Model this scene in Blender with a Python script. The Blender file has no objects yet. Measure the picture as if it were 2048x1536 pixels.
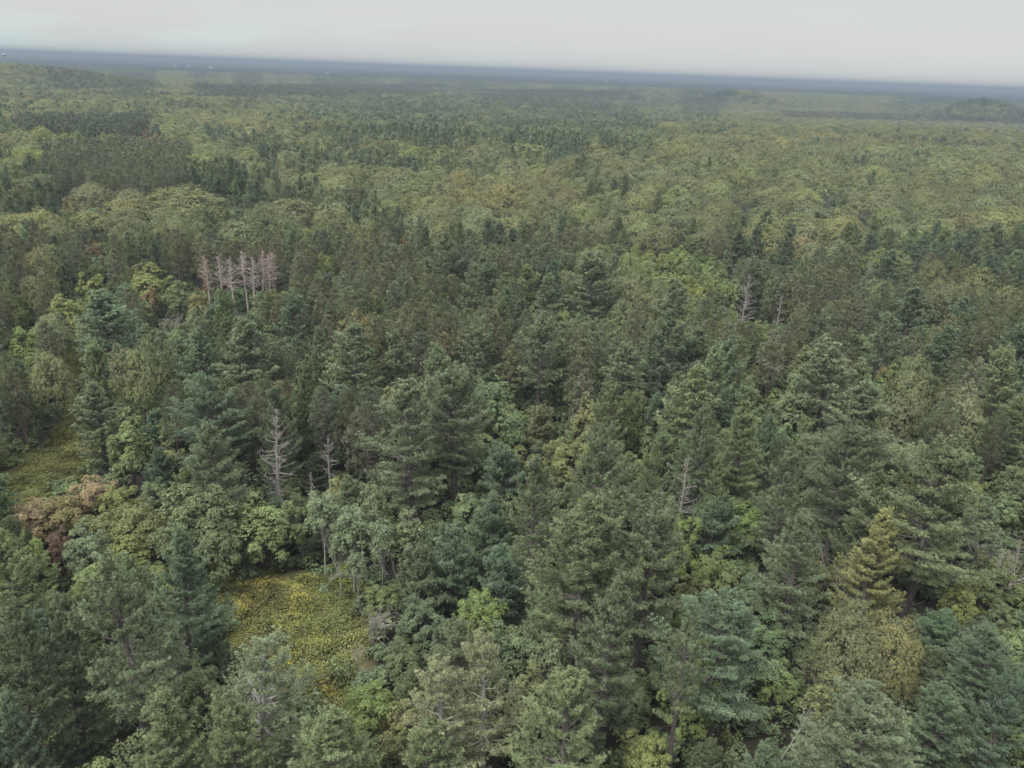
import bpy, math, random
import numpy as np
from math import radians as R_, sin, cos, pi
rnd = random.Random(7)
RS = np.random.RandomState(11)
scene = bpy.context.scene
COL = scene.collection

# ------------------------------------------------------------------ camera
CAM_Z = 60.0
F = 1607.0                      # focal length in pixels of the 2048 x 1536 photograph
PITCH, ROLL = R_(21.3), R_(2.15)
fwd = np.array([0, cos(PITCH), -sin(PITCH)])
r0 = np.array([1.0, 0, 0]); u0 = np.array([0, sin(PITCH), cos(PITCH)])
rgt = r0 * cos(ROLL) + u0 * sin(ROLL)
upv = -r0 * sin(ROLL) + u0 * cos(ROLL)
cam_data = bpy.data.cameras.new('camera')
cam = bpy.data.objects.new('camera', cam_data); COL.objects.link(cam)
from mathutils import Matrix, Vector
m = Matrix(((rgt[0], upv[0], -fwd[0]), (rgt[1], upv[1], -fwd[1]), (rgt[2], upv[2], -fwd[2]))).to_4x4()
m.translation = Vector((0, 0, CAM_Z))
cam.matrix_world = m
cam_data.sensor_width = 36; cam_data.lens = 36 * F / 2048
cam_data.clip_start = 0.5; cam_data.clip_end = 120000
scene.camera = cam

# ------------------------------------------------------------------ sky, sun, exposure
SUN_EL, SUN_AZ = R_(52), R_(-140)       # azimuth measured from +Y towards +X
w = bpy.data.worlds.new('World'); scene.world = w; w.use_nodes = True
nt = w.node_tree; nt.nodes.clear()
N = nt.nodes.new; L = nt.links.new
out = N('ShaderNodeOutputWorld')
sky = N('ShaderNodeTexSky'); sky.sky_type = 'NISHITA'; sky.sun_disc = False
sky.sun_elevation = SUN_EL; sky.sun_rotation = SUN_AZ
bg1 = N('ShaderNodeBackground'); bg1.inputs['Strength'].default_value = 0.10
L(sky.outputs[0], bg1.inputs['Color'])
tc = N('ShaderNodeTexCoord'); sx = N('ShaderNodeSeparateXYZ'); L(tc.outputs['Generated'], sx.inputs[0])
ramp = N('ShaderNodeValToRGB'); L(sx.outputs['Z'], ramp.inputs[0])
cr = ramp.color_ramp
cr.elements[0].position = 0.0; cr.elements[0].color = (0.350, 0.360, 0.356, 1)
cr.elements[1].position = 1.0; cr.elements[1].color = (1.30, 1.30, 1.30, 1)
e = cr.elements.new(0.05); e.color = (0.344, 0.346, 0.344, 1)
e = cr.elements.new(0.13); e.color = (0.328, 0.327, 0.327, 1)
e = cr.elements.new(0.35); e.color = (0.62, 0.62, 0.62, 1)
mp = N('ShaderNodeMapping'); mp.inputs['Scale'].default_value = (2.2, 2.2, 14)
L(tc.outputs['Generated'], mp.inputs[0])
nz = N('ShaderNodeTexNoise'); nz.inputs['Scale'].default_value = 2.4; nz.inputs['Detail'].default_value = 6
L(mp.outputs[0], nz.inputs['Vector'])
nr = N('ShaderNodeMapRange'); nr.inputs[1].default_value = 0.3; nr.inputs[2].default_value = 0.7
nr.inputs[3].default_value = 0.985; nr.inputs[4].default_value = 1.02
L(nz.outputs['Fac'], nr.inputs[0])
mul = N('ShaderNodeVectorMath'); mul.operation = 'SCALE'
L(ramp.outputs[0], mul.inputs[0]); L(nr.outputs[0], mul.inputs['Scale'])
# thin bright break in the overcast low over the horizon
br = N('ShaderNodeMapRange'); br.inputs[1].default_value = 0.46; br.inputs[2].default_value = 0.56
L(nz.outputs['Fac'], br.inputs[0])
lo = N('ShaderNodeMapRange'); lo.inputs[1].default_value = 0.055; lo.inputs[2].default_value = 0.015
L(sx.outputs['Z'], lo.inputs[0])
bx_ = N('ShaderNodeMapRange'); bx_.inputs[1].default_value = 0.1; bx_.inputs[2].default_value = -0.35; L(sx.outputs['X'], bx_.inputs[0])
bq_ = N('ShaderNodeMath'); bq_.operation = 'MULTIPLY'; L(br.outputs[0], bq_.inputs[0]); L(bx_.outputs[0], bq_.inputs[1])
bm_ = N('ShaderNodeMath'); bm_.operation = 'MULTIPLY'; L(bq_.outputs[0], bm_.inputs[0]); L(lo.outputs[0], bm_.inputs[1])
mixc = N('ShaderNodeMix'); mixc.data_type = 'RGBA'
L(bm_.outputs[0], mixc.inputs['Factor']); L(mul.outputs[0], mixc.inputs[6]); mixc.inputs[7].default_value = (0.35, 0.40, 0.385, 1)
bg2 = N('ShaderNodeBackground'); bg2.inputs['Strength'].default_value = 1.0
L(mixc.outputs[2], bg2.inputs['Color'])
ms = N('ShaderNodeMixShader'); ms.inputs[0].default_value = 0.93
L(bg1.outputs[0], ms.inputs[1]); L(bg2.outputs[0], ms.inputs[2]); L(ms.outputs[0], out.inputs['Surface'])

sd = bpy.data.lights.new('sun', 'SUN'); sd.energy = 1.5; sd.angle = R_(18); sd.color = (1.0, 0.975, 0.93)
so = bpy.data.objects.new('sun', sd); COL.objects.link(so)
sdir = Vector((sin(SUN_AZ) * cos(SUN_EL), cos(SUN_AZ) * cos(SUN_EL), sin(SUN_EL)))
so.rotation_euler = sdir.to_track_quat('Z', 'Y').to_euler()
so.location = (0, -20, 120)

scene.view_settings.view_transform = 'Standard'; scene.view_settings.look = 'None'
scene.view_settings.exposure = 0.98; scene.view_settings.gamma = 1.0
scene.view_settings.use_curve_mapping = False
cy = scene.cycles
cy.max_bounces = 5; cy.diffuse_bounces = 3; cy.glossy_bounces = 1; cy.transmission_bounces = 3
cy.volume_bounces = 0; cy.transparent_max_bounces = 4
cy.use_denoising = True
try:
    cy.denoiser = 'OPENIMAGEDENOISE'; cy.denoising_prefilter = 'ACCURATE'
except Exception:
    pass
cy.use_adaptive_sampling = False
cy.caustics_reflective = False; cy.caustics_refractive = False
cy.pixel_filter_type = 'BLACKMAN_HARRIS'; cy.filter_width = 1.5

# ------------------------------------------------------------------ projection helpers (only for laying the forest out on its ground)
def project(P):
    P = np.asarray(P, float) - np.array([0, 0, CAM_Z])
    z = P @ fwd
    return 1024 + F * (P @ rgt) / z, 768 - F * (P @ upv) / z, z
def ray(px, py):
    d = fwd * F + rgt * (px - 1024) - upv * (py - 768)
    return d / np.linalg.norm(d)

GA = [  # hills: centre x, y, radius x, radius y, height, rotation
    (430, 860, 330, 120, 8, 0.05), (900, 930, 300, 130, 7, 0.0), (1000, 1950, 1300, 720, -22, 0.0), (-900, 3000, 1200, 700, -10, 0.0),
    (250, 520, 260, 120, 5, 0.0), (-160, 600, 200, 90, 4, 0.1),
    (-1040, 1600, 170, 200, 30, 0.0), (-800, 1650, 150, 160, 6, 0.0), (1085, 2080, 60, 90, 30, 0.0), (1190, 2080, 95, 90, 28, 0.0),
    (640, 2540, 85, 80, 33, 0.0), (4200, 15000, 330, 400, 62, 0), (-1500, 16000, 500, 400, 58, 0)]
def terrain(x, y):
    x = np.asarray(x, float); y = np.asarray(y, float)
    z = np.zeros_like(x + y)
    for cx, cyy, rx, ry, h, rot in GA:
        dx, dy = x - cx, y - cyy
        a = dx * cos(rot) + dy * sin(rot); b = -dx * sin(rot) + dy * cos(rot)
        z = z + h * np.exp(-0.5 * ((a / rx) ** 2 + (b / ry) ** 2) ** 1.3)
    z = z + 1.6 * np.sin(x / 61 + 1.3) * np.cos(y / 83) * np.clip((y - 120) / 200, 0, 1)
    z = z + 5.0 * np.sin(x / 410 + y / 900) * np.sin(y / 330 + 2) * np.clip((y - 500) / 700, 0, 1)
    return z
def ground_at(px, py, h=0.0):
    d = ray(px, py); t = (h - CAM_Z) / d[2]
    for _ in range(12):
        x, y = d[0] * t, d[1] * t
        t = (float(terrain(x, y)) + h - CAM_Z) / d[2]
    return d[0] * t, d[1] * t
def inpoly(px, py, poly):
    px = np.asarray(px, float); py = np.asarray(py, float)
    c = np.zeros(np.broadcast(px, py).shape, bool)
    n = len(poly); j = n - 1
    for i in range(n):
        xi, yi = poly[i]; xj, yj = poly[j]
        if yi != yj:
            c ^= ((yi > py) != (yj > py)) & (px < (xj - xi) * (py - yi) / (yj - yi) + xi)
        j = i
    return c
def hash2(i, j, s=0):
    v = np.sin(np.asarray(i) * 127.1 + np.asarray(j) * 311.7 + s * 74.7) * 43758.5453
    return v - np.floor(v)
def vnoise(x, y, s=0):
    xi, yi = np.floor(x), np.floor(y); fx, fy = x - xi, y - yi
    fx = fx * fx * (3 - 2 * fx); fy = fy * fy * (3 - 2 * fy)
    a, b, c, d = hash2(xi, yi, s), hash2(xi + 1, yi, s), hash2(xi, yi + 1, s), hash2(xi + 1, yi + 1, s)
    return (a * (1 - fx) + b * fx) * (1 - fy) + (c * (1 - fx) + d * fx) * fy

# ------------------------------------------------------------------ materials
def new_mat(name):
    mt = bpy.data.materials.new(name); mt.use_nodes = True
    mt.node_tree.nodes.clear(); return mt, mt.node_tree.nodes.new, mt.node_tree.links.new
def leaf_mat(name, base, alt, transl=0.2, spread=0.5, rough=0.6):
    """base/alt: leaf colours that single sprays vary between; the tree's own tint multiplies them"""
    mt, N, L = new_mat(name)
    out = N('ShaderNodeOutputMaterial')
    at = N('ShaderNodeAttribute'); at.attribute_type = 'INSTANCER'; at.attribute_name = 'tint'
    va = N('ShaderNodeAttribute'); va.attribute_type = 'GEOMETRY'; va.attribute_name = 'var'
    mx = N('ShaderNodeMix'); mx.data_type = 'RGBA'
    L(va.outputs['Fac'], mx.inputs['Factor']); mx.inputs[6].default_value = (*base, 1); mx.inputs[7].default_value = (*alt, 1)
    mu = N('ShaderNodeMix'); mu.data_type = 'RGBA'; mu.blend_type = 'MULTIPLY'; mu.inputs['Factor'].default_value = 1
    L(mx.outputs[2], mu.inputs[6]); L(at.outputs['Color'], mu.inputs[7])
    # uneven leaf colour through the crown
    tcn = N('ShaderNodeTexCoord'); nz = N('ShaderNodeTexNoise'); nz.inputs['Scale'].default_value = 0.55; nz.inputs['Detail'].default_value = 3
    L(tcn.outputs['Object'], nz.inputs['Vector'])
    mr = N('ShaderNodeMapRange'); mr.inputs[1].default_value = 0.3; mr.inputs[2].default_value = 0.7
    mr.inputs[3].default_value = 1 - spread * 0.4; mr.inputs[4].default_value = 1 + spread * 0.4
    L(nz.outputs['Fac'], mr.inputs[0])
    sc = N('ShaderNodeVectorMath'); sc.operation = 'SCALE'; L(mu.outputs[2], sc.inputs[0]); L(mr.outputs[0], sc.inputs['Scale'])
    d = N('ShaderNodeBsdfDiffuse'); t = N('ShaderNodeBsdfTranslucent')
    # rounded shading: each needle or leaf takes part of its normal from the puff it grows on
    an = N('ShaderNodeAttribute'); an.attribute_name = 'puff'
    vt = N('ShaderNodeVectorTransform'); vt.vector_type = 'NORMAL'; vt.convert_from = 'OBJECT'; vt.convert_to = 'WORLD'
    L(an.outputs['Vector'], vt.inputs[0]); ge = N('ShaderNodeNewGeometry')
    vs = N('ShaderNodeVectorMath'); vs.operation = 'SCALE'; L(ge.outputs['Normal'], vs.inputs[0]); vs.inputs['Scale'].default_value = 0.38
    vm = N('ShaderNodeVectorMath'); vm.operation = 'ADD'; L(vs.outputs[0], vm.inputs[0]); L(vt.outputs[0], vm.inputs[1])
    vn = N('ShaderNodeVectorMath'); vn.operation = 'NORMALIZE'; L(vm.outputs[0], vn.inputs[0]); L(vn.outputs[0], d.inputs['Normal'])
    L(sc.outputs[0], d.inputs['Color'])
    s2 = N('ShaderNodeVectorMath'); s2.operation = 'MULTIPLY'; L(sc.outputs[0], s2.inputs[0]); s2.inputs[1].default_value = (1.0, 1.15, 0.6)
    L(s2.outputs[0], t.inputs['Color'])
    m1 = N('ShaderNodeMixShader'); m1.inputs[0].default_value = transl
    L(d.outputs[0], m1.inputs[1]); L(t.outputs[0], m1.inputs[2])
    g = N('ShaderNodeBsdfGlossy'); g.inputs['Roughness'].default_value = rough
    m2 = N('ShaderNodeMixShader'); m2.inputs[0].default_value = 0.035
    L(m1.outputs[0], m2.inputs[1]); L(g.outputs[0], m2.inputs[2]); L(m2.outputs[0], out.inputs['Surface'])
    return mt
def bark_mat(name, c1, c2, scale=6):
    mt, N, L = new_mat(name)
    out = N('ShaderNodeOutputMaterial'); b = N('ShaderNodeBsdfPrincipled'); b.inputs['Roughness'].default_value = 0.9
    tcn = N('ShaderNodeTexCoord'); mp = N('ShaderNodeMapping'); mp.inputs['Scale'].default_value = (1, 1, 0.25); L(tcn.outputs['Object'], mp.inputs[0])
    nz = N('ShaderNodeTexNoise'); nz.inputs['Scale'].default_value = scale; nz.inputs['Detail'].default_value = 5; L(mp.outputs[0], nz.inputs['Vector'])
    cr = N('ShaderNodeValToRGB'); cr.color_ramp.elements[0].position = 0.35; cr.color_ramp.elements[1].position = 0.65
    cr.color_ramp.elements[0].color = (*c1, 1); cr.color_ramp.elements[1].color = (*c2, 1)
    L(nz.outputs['Fac'], cr.inputs[0]); L(cr.outputs[0], b.inputs['Base Color'])
    bp = N('ShaderNodeBump'); bp.inputs['Strength'].default_value = 0.6; bp.inputs['Distance'].default_value = 0.05
    L(nz.outputs['Fac'], bp.inputs['Height']); L(bp.outputs[0], b.inputs['Normal'])
    L(b.outputs[0], out.inputs['Surface']); return mt
M = {}
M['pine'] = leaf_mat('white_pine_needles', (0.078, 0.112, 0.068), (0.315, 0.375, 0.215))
M['redpine'] = leaf_mat('red_pine_needles', (0.088, 0.108, 0.064), (0.215, 0.240, 0.142))
M['oak'] = leaf_mat('oak_leaves', (0.110, 0.131, 0.064), (0.268, 0.292, 0.140), 0.2)
M['shrub'] = leaf_mat('sapling_leaves', (0.092, 0.126, 0.062), (0.235, 0.285, 0.132), 0.2)
M['meadow'] = leaf_mat('meadow_leaves', (0.17, 0.185, 0.075), (0.34, 0.325, 0.125), 0.3)
M['flower'] = leaf_mat('goldenrod_flowers', (0.38, 0.35, 0.09), (0.54, 0.49, 0.12), 0.2)
M['bark'] = bark_mat('grey_brown_bark', (0.055, 0.045, 0.040), (0.13, 0.115, 0.105))
M['redbark'] = bark_mat('red_pine_bark', (0.07, 0.05, 0.043), (0.15, 0.11, 0.10))
M['pale'] = bark_mat('pale_smooth_bark', (0.22, 0.21, 0.19), (0.38, 0.365, 0.33), 9)
M['rosy'] = bark_mat('dead_pine_twigs', (0.28, 0.235, 0.215), (0.47, 0.41, 0.385), 8)
M['dead'] = bark_mat('weathered_dead_wood', (0.17, 0.15, 0.138), (0.335, 0.305, 0.285), 8)

# ------------------------------------------------------------------ mesh helpers
class Geo:
    def __init__(s): s.T = []; s.V = []; s.M = []; s.Nn = []
    def tris(s, P, var=None, mat=0, nrm=None):
        P = np.asarray(P, float).reshape(-1, 3, 3); n = len(P)
        if n == 0: return
        s.T.append(P); s.V.append(np.full(n, 0.5) if var is None else np.broadcast_to(np.asarray(var, float), (n,)))
        s.M.append(np.full(n, mat, np.int32)); s.Nn.append(np.zeros((n, 3)) if nrm is None else nrm)
    def tube(s, pts, rad, sides=5, mat=0):
        pts = np.asarray(pts, float); n = len(pts)
        d = np.gradient(pts, axis=0); d /= np.linalg.norm(d, axis=1)[:, None] + 1e-9
        ref = np.array([0.0, 0, 1]) if abs(d[0][2]) < 0.8 else np.array([1.0, 0, 0])
        a = np.cross(d, ref); a /= np.linalg.norm(a, axis=1)[:, None] + 1e-9
        b = np.cross(d, a); th = np.arange(sides) * 2 * pi / sides
        ring = pts[:, None] + np.asarray(rad)[:, None, None] * (np.cos(th)[None, :, None] * a[:, None] + np.sin(th)[None, :, None] * b[:, None])
        p, q = ring[:-1], ring[1:]; p2, q2 = np.roll(p, -1, 1), np.roll(q, -1, 1)
        s.tris(np.stack([p, p2, q2], 2), mat=mat); s.tris(np.stack([p, q2, q], 2), mat=mat)
    def mesh(s, name, mats):
        P = np.concatenate(s.T).astype(np.float32); v = np.concatenate(s.V).astype(np.float32); mi = np.concatenate(s.M)
        n = len(P); me = bpy.data.meshes.new(name)
        me.vertices.add(n * 3); me.vertices.foreach_set('co', P.ravel())
        me.loops.add(n * 3); me.loops.foreach_set('vertex_index', np.arange(n * 3, dtype=np.int32))
        me.polygons.add(n); me.polygons.foreach_set('loop_start', np.arange(0, n * 3, 3, dtype=np.int32))
        me.polygons.foreach_set('loop_total', np.full(n, 3, np.int32))
        for mt in mats: me.materials.append(mt)
        if len(mats) > 1: me.polygons.foreach_set('material_index', mi.astype(np.int32))
        a = me.attributes.new('var', 'FLOAT', 'FACE'); a.data.foreach_set('value', v)
        a = me.attributes.new('puff', 'FLOAT_VECTOR', 'FACE'); a.data.foreach_set('vector', np.concatenate(s.Nn).astype(np.float32).ravel())
        me.update(calc_edges=True); return me
    def count(s): return sum(len(t) for t in s.T)
def unit(v): return v / (np.linalg.norm(v, axis=-1, keepdims=True) + 1e-9)
def tufts(g, C, A, n, ln, wd, rs, spread=0.8, var=None, jit=0.0, mat=0, nrm=None):
    """n narrow needles-bundle triangles fanning from each centre C about axis A"""
    k = len(C)
    if k == 0: return
    C = np.repeat(C, n, 0); A = np.repeat(A, n, 0)
    d = unit(A + spread * rs.normal(size=C.shape))
    l = ln * rs.uniform(0.65, 1.25, (k * n, 1))
    side = unit(np.cross(d, rs.normal(size=d.shape))) * wd * rs.uniform(0.7, 1.3, (k * n, 1)) * 0.5
    C = C + jit * rs.normal(size=C.shape)
    v = np.repeat(rs.uniform(0, 1, k) if var is None else var, n) * 0.75 + rs.uniform(0, 0.25, k * n)
    nn = unit(A * .6 + [0, 0, .5]) if nrm is None else np.repeat(nrm, n, 0)
    g.tris(np.stack([C - side, C + side, C + d * l], 1), v, mat, nn)
def leaves(g, C, A, size, rs, tilt=0.7, var=None, mat=0):
    """one leaf spray per centre: a bent quad (two triangles)"""
    k = len(C)
    if k == 0: return
    nrm = unit(A + tilt * rs.normal(size=C.shape))
    a = unit(np.cross(nrm, rs.normal(size=C.shape))); b = np.cross(nrm, a)
    s1 = size * rs.uniform(0.6, 1.3, (k, 1)) * 0.5; s2 = s1 * rs.uniform(0.5, 0.9, (k, 1))
    p0, p1, p2, p3 = C - a * s1, C - b * s2 + nrm * s2 * .3, C + a * s1, C + b * s2 + nrm * s2 * .3
    v = rs.uniform(0, 1, k) if var is None else var
    g.tris(np.stack([p0, p1, p2], 1), v, mat, A); g.tris(np.stack([p0, p2, p3], 1), v, mat, A)

# ------------------------------------------------------------------ tree makers: each returns (crown Geo, wood Geo)
def white_pine(seed, H=20.0, R=4.6, base=0.22, lod=0, sparse=1.0, round_=0.5, dk=1.0):
    rs = np.random.RandomState(seed); g, t = Geo(), Geo()
    lean = rs.uniform(-0.03, 0.03, 2)
    def axis(z): return np.array([lean[0] * z + 0.12 * sin(z * 0.4 + seed), lean[1] * z + 0.12 * cos(z * 0.33 + seed), z])
    zs = np.linspace(0, H * 0.985, 12 if lod < 2 else 4)
    t.tube([axis(z) for z in zs], [0.018 * H * (1 - z / H) ** 0.8 + 0.03 for z in zs], 7 if lod == 0 else (5 if lod == 1 else 3))
    z = H * base; lop = rs.uniform(0, 2 * pi)
    if base > 0.25 and lod < 2:          # dead limbs on the bare trunk below the crown
        for i in range(int(34 * base)):
            zz = H * rs.uniform(0.08, base + 0.06); a = rs.uniform(0, 2 * pi); l = rs.uniform(0.5, 2.4)
            o = axis(zz); m_ = o + np.array([l * .5 * cos(a), l * .5 * sin(a), rs.uniform(-.1, .25)])
            t.tube([o, m_, m_ + [l * .5 * cos(a + .3), l * .5 * sin(a + .3), rs.uniform(-.2, .5)]], [0.05, 0.032, 0.014], 3)
    step = {0: 1.15, 1: 1.2, 2: 1.6}[lod] * (H / 20) ** 0.4
    CC, AA, VV, NNl = [], [], [], []
    while z < H * 0.975:
        u = (z - H * base) / (H * (1 - base))
        prof = (1 - u ** 1.25) ** (1.15 - round_) * min(1, 0.62 + 1.2 * u) + 0.04
        nb = (6 if lod < 2 else 5) if u < 0.85 else 4
        ph = rs.uniform(0, 2 * pi)
        for k in range(nb):
            th = ph + 2 * pi * k / nb + rs.normal(0, 0.25)
            Lb = R * prof * rs.uniform(0.5, 1.25) * (1 + 0.2 * cos(th - lop + 3 * u))
            if rs.rand() > sparse or Lb < 0.25: continue
            el = R_(-2) + R_(54) * u ** 1.25 + rs.normal(0, 0.12)
            s = np.linspace(0, 1, 6); bend = el + 0.80 * s[1:] ** 2 - 0.22 * (1 - u) * (1 - s[1:])
            hx = Lb * np.r_[0, np.cumsum(np.cos(bend))] / 5; hz = Lb * np.r_[0, np.cumsum(np.sin(bend))] / 5
            o = axis(z + rs.uniform(-0.3, 0.3))
            pts = o + hx[:, None] * np.array([cos(th), sin(th), 0]) + hz[:, None] * np.array([0, 0, 1])
            if lod == 0: t.tube(pts, np.linspace(0.022 * Lb + 0.012, 0.012, 6), 4)
            elif lod == 1 and Lb > 1.5: t.tube(pts[::2], np.linspace(0.09, 0.03, 3), 3)
            perp = np.array([-sin(th), cos(th), 0])
            # side shoots along the bough carry puffs of needles like fingers
            nc = max(2, int({0: 3.3, 1: 2.1, 2: 0.85}[lod] * Lb * dk) + 1)
            sp = np.r_[np.sort(rs.uniform(0.28, 0.97, nc - 1)), 1.0]; sg = np.where(np.arange(nc) % 2, 1.0, -1.0)
            ang = rs.uniform(0.45, 1.05, nc); ang[-1] = 0
            fd = unit(pts[-1] - pts[2]); wmax = 0.34 * Lb + 0.25
            fl = wmax * np.clip(np.sin(np.clip((sp - 0.10) / 1.0, 0.1, 1) * pi * 0.9), 0.25, 1) ** 0.8 * rs.uniform(0.6, 1.15, nc)
            td = unit(np.cos(ang)[:, None] * fd + (np.sin(ang) * sg)[:, None] * perp + np.array([0, 0, 0.16]))
            bp = np.stack([np.interp(sp, s, pts[:, i]) for i in range(3)], 1)
            npf = {0: 4, 1: 2, 2: 1}[lod]; fr = (np.arange(npf) + 0.55) / npf
            c0 = (bp[:, None] + td[:, None] * (fl[:, None] * fr)[..., None]).reshape(-1, 3) + rs.normal(0, 0.04, (nc * npf, 3))
            kt = {0: 3, 1: 4, 2: 3}[lod]; cr = {0: 0.17, 1: 0.25, 2: 0.5}[lod] * (0.8 + 0.2 * min(1, Lb / 2.5))
            sd = np.repeat(td, npf, 0)
            off = unit(rs.normal(size=(len(c0), kt, 3)) + sd[:, None] * 0.5 + np.array([0, 0, 0.35]))
            c = c0[:, None] + off * cr * rs.uniform(0.2, 1.0, (len(c0), kt, 1)) * np.array([1.1, 1.1, 0.55])
            ax = unit(off * 0.8 + sd[:, None] * 0.9 + np.array([0, 0, 0.25]))
            oc = np.array([cos(th), sin(th), 0.25])
            NNl.append(unit(off * 0.75 + np.array([0, 0, 0.75]) + oc * 0.3).reshape(-1, 3))
            CC.append(c.reshape(-1, 3)); AA.append(ax.reshape(-1, 3))
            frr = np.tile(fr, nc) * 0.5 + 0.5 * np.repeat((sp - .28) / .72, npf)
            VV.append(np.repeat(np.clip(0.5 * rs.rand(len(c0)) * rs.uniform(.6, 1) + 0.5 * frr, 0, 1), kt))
        z += step * rs.uniform(0.7, 1.3) * (1 - 0.4 * u)
    C = np.concatenate(CC); A = np.concatenate(AA); V = np.concatenate(VV)
    top = axis(H * 0.99); C = np.r_[C, top + rs.normal(0, 0.12, (8, 3)) - [0, 0, .3]]; A = np.r_[A, np.tile([0, 0, 1.0], (8, 1))]; V = np.r_[V, rs.rand(8)]; NN = np.r_[np.concatenate(NNl), np.tile([0, 0, 1.0], (8, 1))]
    n, ln, wd = {0: (9, 0.26, 0.052), 1: (5, 0.40, 0.13), 2: (3, 0.95, 0.48)}[lod]
    if lod: NN = NN * 1.8
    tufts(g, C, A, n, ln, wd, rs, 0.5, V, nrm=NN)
    return g, t
def young_pine(seed, H=8.0, R=2.4, lod=0):
    return white_pine(seed, H, R, 0.04, lod, 1.0, 0.6)
def red_pine(seed, H=18.0, R=2.9, base=0.36, lod=0):
    rs = np.random.RandomState(seed); g, t = Geo(), Geo()
    zs = np.linspace(0, H * 0.97, 8 if lod < 2 else 3)
    bx, by = rs.uniform(-0.3, 0.3, 2)
    axis = lambda z: np.array([bx * (z / H) ** 2, by * (z / H) ** 2, z])
    t.tube([axis(z) for z in zs], [0.20 * (1 - z / H) ** 0.7 + 0.03 for z in zs], 6 if lod == 0 else (4 if lod == 1 else 3))
    nc = {0: 300, 1: 170, 2: 50}[lod]
    u = rs.rand(nc) ** 0.85; th = rs.uniform(0, 2 * pi, nc)
    prof = np.sin(np.clip(u * 0.86 + 0.14, 0, 1) * pi) ** 0.55 * (1 - 0.25 * u)
    rr = R * prof * rs.uniform(0.35, 1.05, nc) ** 0.6 * (1 + 0.2 * np.cos(th * 2 + seed))
    z = H * base + (H * (1 - base)) * (u * 0.97) + rs.normal(0, .2, nc)
    C = np.stack([rr * np.cos(th) + bx * u, rr * np.sin(th) + by * u, z], 1)
    if lod < 2:
        for i in range(0, nc, 3 if lod == 0 else 6):
            zz = max(H * base * 0.9, C[i, 2] - 0.45 * rr[i]); o = axis(zz)
            mid = (o + C[i]) / 2 - [0, 0, 0.1]
            t.tube([o, mid, C[i]], [0.06, 0.04, 0.02], 3)
        for i in range(8 if lod == 0 else 3):        # dead stubs under the crown
            zz = H * rs.uniform(0.25, base + .05); a = rs.uniform(0, 2 * pi); l = rs.uniform(0.5, 1.6)
            t.tube([axis(zz), axis(zz) + [l * cos(a), l * sin(a), rs.uniform(-.2, .2)]], [0.03, 0.012], 3)
    ax = unit(C - np.stack([0 * z, 0 * z, z - 1.2], 1))
    per = {0: 13, 1: 6, 2: 3}[lod]; pv = rs.rand(nc)
    cr = {0: 0.42, 1: 0.5, 2: 0.75}[lod]
    off = unit(rs.normal(size=(nc, per, 3)) + ax[:, None] * 0.6) * cr * rs.uniform(0.3, 1, (nc, per, 1)); off[..., 2] *= 0.75
    c = (C[:, None] + off).reshape(-1, 3)
    a = unit(off + np.array([0, 0, 0.22])).reshape(-1, 3)
    n, ln, wd = {0: (6, 0.24, 0.055), 1: (4, 0.40, 0.14), 2: (3, 1.0, 0.5)}[lod]
    tufts(g, c, a, n, ln, wd, rs, 0.6, np.repeat(pv, per), nrm=unit(off + ax[:, None] * 0.6 + np.array([0, 0, .6])).reshape(-1, 3))
    return g, t
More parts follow.
